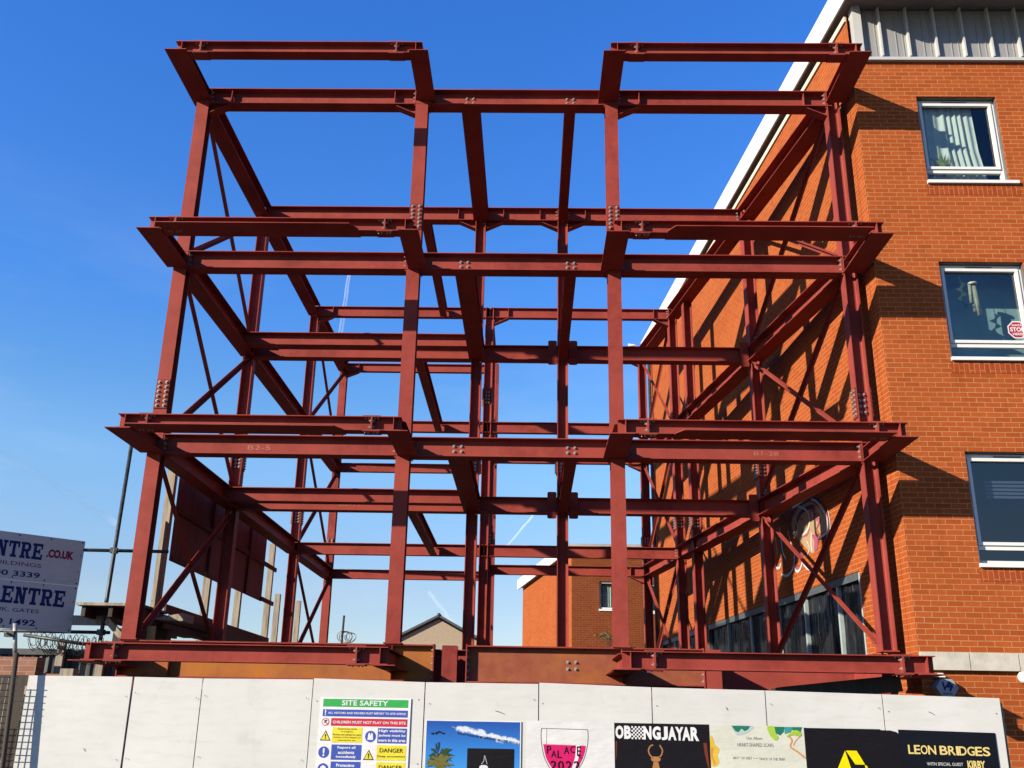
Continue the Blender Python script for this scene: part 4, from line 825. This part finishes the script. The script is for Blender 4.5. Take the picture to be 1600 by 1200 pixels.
for a, b, c, d in ((8.03, 8.80, 5.515, 6.48), (9.71, 10.43, 5.43, 6.42)):
    m = MB(); w = .06; y0, y1 = WY+.06, WY+.12
    m.box((a, y0, c), (a+w, y1, d)); m.box((b-w, y0, c), (b, y1, d)); m.box((a+w, y0, c), (b-w, y1, c+w)); m.box((a+w, y0, d-w), (b-w, y1, d)); wn = m.build('window', 'upvc', wg)
    g = MB(); g.add([(a+w, y0+.03, c+w), (b-w, y0+.03, c+w), (b-w, y0+.03, d-w), (a+w, y0+.03, d-w)], [(0, 1, 2, 3)]); child(g, 'pane', 'glass', wn); s = MB(); s.box((a-.03, WY-.05, c-.07), (b+.03, y1, c-.002)); child(s, 'sill', 'upvc', wn)
    r_ = MB(); r_.box((a-.1, WY+.5, c-.2), (b+.1, WY+.55, d+.2)); r_.box((a-.1, WY+.14, c-.1), (a-.02, WY+.5, d+.1)); r_.box((b+.02, WY+.14, c-.1), (b+.1, WY+.5, d+.1)); child(r_, 'room', 'room_teal', wn)
    cu = MB(); n = 24; vs = []
    for i in range(n+1): t = i/n; vs += [(a+.08+t*.4, WY+.22+.02*math.sin(t*28), d), (a+.08+t*.4, WY+.22+.02*math.sin(t*28), c+.1)]
    cu.add(vs, [(2*i, 2*i+1, 2*i+3, 2*i+2) for i in range(n)], True); child(cu, 'curtain', 'curtain', wn)
def weed(x, y, z, n, s, label):
    q = random.Random(int(x*100)); m = MB()
    for i in range(n):
        c = Vector((x+q.gauss(0, s*.6), y+q.gauss(0, s*.3), z+abs(q.gauss(0, s*.35)))); a = q.uniform(0, 6.28); e = Vector((math.cos(a), .4*math.sin(a), q.uniform(-.3, .7))).normalized()*q.uniform(.03, .075); f = Vector((-e.z, .02, e.x))*.35
        m.add([c-e, c+f, c+e, c-f], [(0, 1, 2, 3)])
    r = thing('weed_plant', label, 'plant', (x, y, 0)); m.build('leaves', 'weed', r); st = MB()
    for i in range(6): st.tube([(x+q.uniform(-.05, .05)*s*4, y, 3.2), (x+q.gauss(0, s*.5), y, z+.1)], .008, 5)
    st.build('stems', 'timber_dark', r)
weed(8.24, 21.1, 4.46, 90, .30, 'small straggly weeds growing at the foot of the rear brick wing')
hs = thing('gable_house', 'distant rendered house gable with dark slate verge between two steel columns', 'house', (1.2, 35, 0))
ax, az = 1.15, 6.47; lx, lz = -1.1, 5.36; rx, rz = 3.45, 5.30
m = MB(); m.poly([(lx+.2, 35, 0), (rx-.2, 35, 0), (rx-.2, 35, rz-.02), (ax, 35, az-.08), (lx+.2, 35, lz-.02)], (0, 1, 0), .3); m.build('wall', 'render', hs)
m = MB(); m.box((lx+.1, 34.93, 4.8), (rx-.1, 35.0, 5.18)); m.build('band', 'render_pale', hs)
m = MB()
for (x0, z0) in ((lx-.15, lz-.1), (rx+.15, rz-.1)): m.poly([(x0, 34.8, z0), (ax, 34.8, az+.02), (ax, 45, az+.02), (x0, 45, z0)], (0, 0, 1), .12)
m.tube([(ax, 34.78, az+.12), (ax, 45, az+.12)], .09, 8); m.build('roof', 'slate', hs)

# ------------------------------------------------------------------ left boundary
BX = -.5
pf = thing('ply_fence', 'tall timber posts carrying red stained plywood sheets along the left boundary', 'fence', (BX, 2.4, 0))
for y, z1, w, mt in ((2.30, 5.62, .13, 'timber'), (4.78, 5.4, .12, 'timber'), (6.87, 5.4, .12, 'timber'), (9.27, 5.55, .12, 'timber'), (10.18, 4.5, .10, 'timber'), (12.4, 4.6, .09, 'timber')):
    MB().box((BX-.10, y-w/2, 0), (BX+.03, y+w/2, z1)).build('post', mt, pf)
MB().box((BX-.02, 2.1, 0), (BX+.02, 2.22, 4.7)).build('post', 'timber', pf)
for y0, y1, z0, z1 in ((2.45, 5.12, 4.10, 5.75), (5.85, 8.38, 4.12, 5.60)):
    MB().box((BX+.03, y0, z0), (BX+.05, y1, z1)).build('plywood_sheet', 'ply_red', pf)
for y0, y1, z in ((2.35, 5.2, 4.95), (5.7, 9.35, 4.95), (8.3, 9.35, 4.17), (2.45, 5.1, 4.14)):
    MB().box((BX+.05, y0, z-.045), (BX+.09, y1, z+.045)).build('rail', 'batten_red', pf)
for y, z0, z1 in ((4.4, 4.12, 5.6), (7.0, 4.12, 5.5)): MB().box((BX+.05, y-.05, z0), (BX+.10, y+.05, z1)).build('rail', 'batten_red', pf)
for y0, y1, z in ((2.5, 5.2, 3.32), (5.9, 9.3, 3.32)): MB().box((BX+.035, y0, z-.07), (BX+.07, y1, z+.07)).build('rail', 'batten_red', pf)
# scaffold platform of planks
tp = thing('plank_platform', 'dark timber plank platform on beams beside the front left column', 'platform', (-.8, .9, 3.1))
for i in range(5): MB().box((-1.05, .55+i*.235, 3.145), (-.12, .775+i*.235, 3.185)).build('plank', 'timber_dark' if i else 'timber', tp)
for x in (-.95, -.55, -.2): MB().box((x-.03, .6, 2.99), (x+.03, 4.6, 3.14)).build('joist', 'timber_dark', tp)
m = MB(); m.obox((-.30, 3.0, 3.10), (.16, 0, 0), (0, 1.9, .02), (0, 0, .05)); m.build('joist', 'timber_dark', tp)
MB().box((-1.9, 1.0, 2.90), (-.75, 1.06, 3.04)).build('timber_bearer', 'timber', tp)
m = MB(); m.obox((-.52, .9, 2.80), (.18, 0, -.17), (0, .04, 0), (.03, 0, .03)); m.build('strut', 'timber', tp)
MB().box((-.42, 2.2, 2.3), (-.28, 2.32, 3.0)).build('prop', 'timber', tp)
MB().poly([(-.12, 1.2, 3.02), (.32, 1.2, 3.00), (.32, 1.2, 3.12), (-.12, 1.2, 3.04)], (0, 1, 0), .5).build('wedge', 'timber', tp)
MB().box((-.38, 2.5, 2.95), (-.3, 9.2, 3.22)).build('joist', 'timber_dark', tp)
ob_ = MB(); ob_.box((.145, .30, 2.64), (.235, .39, 2.84)); o = ob_.build('timber_offcut', 'timber_new', None); o['label'] = 'short orange timber block standing on the girder beside the front left column'; o['category'] = 'timber block'
MB().box((-.42, 1.3, 2.70), (-.14, 1.42, 3.02)).build('joist', 'timber_dark', tp); MB().box((-.46, 1.6, 2.93), (-.12, 3.6, 3.01)).build('plank', 'timber_dark', tp); MB().box((-1.0, 1.9, 2.62), (-.14, 2.1, 2.94)).build('joist', 'timber_dark', tp)  # dark timbers added; shade under the platform is put into their colour
# scaffold with the sign boards
sf = thing('scaffold', 'dark scaffold tubes holding the company boards left of the frame', 'scaffold', (-.8, 1, 0))
MB().tube([(-.835, 1., 0), (-.77, 1., 5.72)], .030, 10).build('upright_tube', 'tube', sf)
SGD = Vector((.735, .678, 0)).normalized(); so_ = Vector((-1.26, 1.0, 0))
MB().tube([(-3.2, .95, 4.02), (.02, 1.05, 4.02)], .026, 10).build('ledger_tube', 'tube', sf); MB().tube([(-3.2, .95, 2.80), (-.70, 1.05, 2.80)], .026, 10).build('ledger_tube', 'tube', sf)
for z in (2.80, 4.02):
    m = MB(); m.obox((-.82+.012*(z-2.8), 1.02, z), (.05, 0, 0), (0, .045, 0), (0, 0, .04)); m.bolt((-.77, .99, z), (1, -.3, 0), .02, .04); m.build('coupler', 'tube', sf)
SG = Plane(so_, SGD, (0, 0, 1))
def slab_letters(mb, word, u1, v0, h, w, l):
    """bold slab-serif capitals, right-aligned"""
    gap = w*.10; x = u1-len(word)*w-(len(word)-1)*gap
    for ch in word:
        R = lambda a, b, c, d, dl=0: SG.rect(mb, x+a*w, v0+b*h, x+c*w, v0+d*h, l+dl)
        if ch == 'E':
            R(.0, 0, .20, .17); R(.0, .83, .20, 1); R(.12, .0, .40, 1, .0003); R(.40, .0, .98, .17); R(.40, .83, .95, 1); R(.40, .42, .66, .58); R(.62, .32, .74, .68, .0006); R(.82, .17, .98, .34); R(.80, .66, .95, .83)
        elif ch == 'N':
            R(.0, 0, .42, .17, .0003); R(.0, .83, .26, 1, .0003); R(.10, .17, .32, 1); R(.66, .0, .88, .83); R(.56, .83, 1, 1, .0003); SG.poly(mb, [(x+.10*w, v0+h), (x+.40*w, v0+h), (x+.88*w, v0), (x+.60*w, v0)], l+.0006)
        elif ch == 'T':
            R(.0, .83, 1, 1); R(.0, .62, .17, .83); R(.83, .62, 1, .83); R(.36, .0, .64, .83); R(.22, 0, .78, .16, .0003)
        elif ch == 'R':
            R(.0, 0, .48, .16, .0003); R(.0, .84, .2, 1, .0003); R(.10, .16, .38, 1); R(.38, .84, .78, 1); R(.38, .42, .78, .58); SG.poly(mb, smooth([(x+.64*w, v0+h), (x+.88*w, v0+.9*h), (x+.95*w, v0+.71*h), (x+.88*w, v0+.50*h), (x+.64*w, v0+.42*h)], False, 4)+[(x+.64*w, v0+.58*h), (x+.69*w, v0+.71*h), (x+.64*w, v0+.84*h)], l+.0004); SG.poly(mb, [(x+.45*w, v0+.45*h), (x+.72*w, v0+.45*h), (x+.90*w, v0+.0*h), (x+.62*w, v0)], l+.0008); R(.62, 0, 1, .15, .001)
        elif ch == 'C':
            SG.poly(mb, smooth([(x+.95*w, v0+.80*h), (x+.70*w, v0+h), (x+.30*w, v0+.97*h), (x+.03*w, v0+.70*h), (x+.03*w, v0+.30*h), (x+.30*w, v0+.03*h), (x+.70*w, v0), (x+.95*w, v0+.20*h)], False, 4)+[(x+.75*w, v0+.28*h), (x+.50*w, v0+.20*h), (x+.33*w, v0+.35*h), (x+.33*w, v0+.65*h), (x+.50*w, v0+.80*h), (x+.75*w, v0+.70*h)], l)
        x += w+gap
s1 = thing('company_sign', 'upper white board with blue slab lettering and a red web suffix on the scaffold', 'sign', tuple(so_+Vector((0, 0, 3.48))))
m = MB(); SG.slab(m, -2.45, 3.470, 0, 4.15, -.02, 0); m.build('board', 'signboard', s1)
m = MB(); slab_letters(m, 'CENTRE', -.590, 3.795, .235, .150, .002); m.build('lettering', 'ink_navy', s1); m = MB(); SG.text(m, '640 3339', -1.30, 3.525, -.575, 3.605, .002, .02); m.build('lettering', 'ink_navy', s1)
m = MB(); SG.text(m, '.CO.UK', -.535, 3.845, -.140, 3.972, .002, .055); m.build('lettering', 'ink_red', s1); m = MB(); SG.text(m, 'BUILDINGS', -1.30, 3.680, -.580, 3.735, .002); m.build('lettering', 'ink_maroon', s1)
m = MB(); SG.rect(m, -.46, 3.52, -.12, 3.60, .002); m.build('patch', 'paper', s1)
s2 = thing('company_sign', 'lower white board with blue slab lettering and small green trade list on the scaffold', 'sign', tuple(so_+Vector((0, 0, 2.78))))
m = MB(); SG.slab(m, -2.45, 2.783, -.005, 3.466, -.02, 0); m.build('board', 'signboard', s2)
m = MB(); slab_letters(m, 'CENTRE', -.165, 3.140, .240, .165, .002); m.build('lettering', 'ink_navy', s2); m = MB(); SG.text(m, '880 1492', -1.26, 2.840, -.525, 2.925, .002, .02); m.build('lettering', 'ink_navy', s2)
m = MB(); SG.text(m, 'LINK, GATES', -1.20, 3.015, -.505, 3.078, .002, .004); m.build('lettering', 'ink_teal', s2); m = MB(); SG.rect(m, -.46, 2.83, -.15, 2.90, .002); m.build('patch', 'paper', s2)
for s_, z0, z1 in ((s1, 3.478, 4.15), (s2, 2.783, 3.466)):
    m = MB()
    for u in (-.04, -.5, -.95, -1.4):
        for z in (z0+.03, z1-.03): SG.disc(m, u, z, .012, .002, 10)
    for z in (z0+.2, z0+.45): SG.disc(m, -.04, z, .009, .002, 10)
    m.build('screw_heads', 'ink_black', s_)
# low yard wall, sheet, razor wire, mesh fence
yw = thing('yard_wall', 'old pink brick yard wall behind the mesh at the left edge', 'wall', (-1.9, -.1, 0))
MB().box((-3.2, -.2, 0), (-1.12, .05, 2.36)).build('wall', 'brick_old', yw); MB().box((-1.12, -.12, 0), (-.78, .05, 2.15)).build('wall', 'brick_old', yw); MB().box((-.62, -.12, 0), (-.30, .05, 2.12)).build('wall', 'brick_old', yw)
MB().box((-.80, -.16, 0), (-.62, .02, 2.22)).build('pier', 'timber', yw)
ms = thing('metal_sheet', 'dark corrugated metal sheet behind the brick yard wall', 'metal sheet', (-.9, .3, 0)); m = MB(); n = 60; vs = []
for i in range(n+1): x = -2.2+i*2.1/n; vs += [(x, .30+.02*math.sin(i*1.9), 0), (x, .30+.02*math.sin(i*1.9), 2.50-.10*(i/n))]
m.add(vs, [(2*i, 2*i+2, 2*i+3, 2*i+1) for i in range(n)]); m.build('sheet', 'sheet', ms); MB().box((-2.2, .26, 2.42), (-.1, .36, 2.50)).build('capping', 'sheet', ms)
for x in (-1.0, -.42): MB().box((x-.05, .18, 2.0), (x+.05, .25, 2.62)).build('post', 'timber', ms)
bw = thing('razor_wire', 'loose coils of dark barbed wire above the yard wall', 'barbed wire', (-.9, .1, 2.6)); q = random.Random(4)
for k in range(3):
    pts = []; ph = q.uniform(0, 6)
    for i in range(150):
        t = i/150; a = t*2*math.pi*(9+k)+ph; r_ = .10+.035*math.sin(t*17+k*2); pts.append((-1.42+t*1.0, .12+math.cos(a)*r_+.02*k, 2.60-.06*t+math.sin(a)*r_))
    m = MB().tube(pts, .0045, 5, False)
    for i in range(4, 150, 5): p_ = Vector(pts[i]); m.tube([p_-Vector((.01, .0, .018)), p_+Vector((.01, .0, .018))], .003, 4)
    m.build('wire_coil', 'wire', bw)
st_ = MB().tube([(-1.46, 0, 2.665), (-.50, .05, 2.545)], .024, 10); o = st_.build('handrail_tube', 'tube', None); o['label'] = 'dark sloping tube under the company boards running to the edge beam'; o['category'] = 'tube'
fn_ = thing('mesh_fence', 'rusty weld mesh fence panel on a leaning post at the left end of the hoarding', 'fence', (-.2, -3.45, 0)); fy = -3.46
m = MB()
for i in range(24): x = -1.25+i*.066; m.tube([(x, fy, .1), (x, fy, 1.98)], .0048, 5)
for j in range(30): z = .12+j*.064; m.tube([(-1.25, fy-.005, z), (.30, fy-.005, z)], .0048, 5)
m.build('mesh', 'mesh', fn_)
MB().tube([(.36, fy-.02, .1), (.23, fy+.01, 2.22)], .024, 10).build('post', 'timber_dark', fn_); MB().tube([(.215, fy+.02, 2.18), (.150, fy+.03, 2.52)], .022, 10).build('post', 'galv', fn_)
m = MB(); m.obox((.135, fy, 2.41), (.05, 0, .0), (0, .035, 0), (0, 0, .03)); m.tube([(.09, fy-.05, 2.43), (.15, fy-.05, 2.40), (.16, fy, 2.41)], .012, 6); m.build('clamp', 'tube', fn_)
MB().tube([(.02, fy+.01, 1.15), (-.03, fy+.01, 1.7)], .018, 8).build('brace_tube', 'galv', fn_)
for x0, x1, z1 in ((-1.3, -.02, 2.19), (0.02, .10, 1.98)): pass
pile = thing('timber_stack', 'stack of boards coloured near-black as dark backing behind the mesh fence', 'timber', (-.3, -2.6, 0))
for i in range(7): MB().box((-1.6+.03*(i % 2), -2.75, .05+i*.283), (.24+.02*(i % 3), -2.5, .329+i*.283)).build('board', 'timber_dark', pile)  # closed up and near-black: the darkness behind the mesh is in their colour
# wire coil with rod on the beam at the back
cw = thing('cable_coil', 'loose coil of pale cable beside a thin rod far behind the frame', 'cable', (.5, 14, 3.7)); m = MB()
for k, (cx_, r_) in enumerate(((.42, .17), (.50, .15), (.62, .13), (.46, .18), (.58, .15))): m.tube([(cx_+r_*math.cos(a), 14+.05*k+.06*math.sin(a*2), 3.82+r_*.9*math.sin(a)) for a in [i*2*math.pi/28 for i in range(28)]], .012, 5, closed=True)
m.build('coil', 'coilwire', cw); MB().tube([(.36, 14, 2.), (.40, 14, 4.4)], .03, 8).build('rod', 'timber_dark', cw)
cb_ = thing('drain_pipe', 'thin dark pipe at the far corner of the brick block', 'pipe', (9.33, 15.4, 0)); m = MB(); m.tube([(sx(15.3)-.10, 15.3, 0), (sx(15.3)-.10, 15.3, 12.9)], .05, 8); m.build('pipe', 'tube', cb_)

# ------------------------------------------------------------------ vapour trails
def trail_mat(a):
    g = N('vapour'); g.t.nodes.remove(g.b); tr = g.n('ShaderNodeBsdfTransparent'); df = g.n('ShaderNodeBsdfDiffuse'); df.inputs[0].default_value = (1, 1, 1, 1)
    f = g.noise(.008, 1, .5); k = g.ramp(f, [(.2, a*.55), (.8, a)]); mx = g.n('ShaderNodeMixShader'); g.l(k, mx.inputs[0]); g.l(tr.outputs[0], mx.inputs[1]); g.l(df.outputs[0], mx.inputs[2]); g.l(mx.outputs[0], g.out.inputs[0]); return g.m
for pts, r_, al_, lab in (([(-452.2, 2198.1, 1072.6), (-483.8, 2274.7, 880.5)], 2.0, .15, 'left strand of the narrow double vapour trail high between the left columns'), ([(-447.6, 2198.8, 1073.0), (-476.1, 2276.1, 881.1)], 2.0, .15, 'right strand of the narrow double vapour trail high between the left columns'),
        ([(-1211.4, 2091.9, 579.7), (-963.6, 2250.4, 429.4)], 9, .055, 'broad faint vapour trail in the sky left of the frame'), ([(37.7, 2428.9, 531.8), (-65.1, 2451.4, 410.1)], 2.6, .14, 'thin straight vapour trail between the two inner columns'), ([(-245.1, 2454.4, 308.4), (-155.7, 2472.6, 203.7)], 5, .06, 'short faint vapour trail low above the distant house gable')):
    a, b = Vector(pts[0]), Vector(pts[1]); m = MB().tube([a+(b-a)*i/12+Vector((math.sin(i*1.7)*r_*.3, 0, math.cos(i*2.3)*r_*.2)) for i in range(13)], [r_*(.75+.35*math.sin(i*1.3)**2) for i in range(13)], 10)
    o = m.build('vapour_trail', trail_mat(al_), None); o['label'] = lab; o['category'] = 'vapour trail'; o['group'] = 'vapour trails in the blue sky'
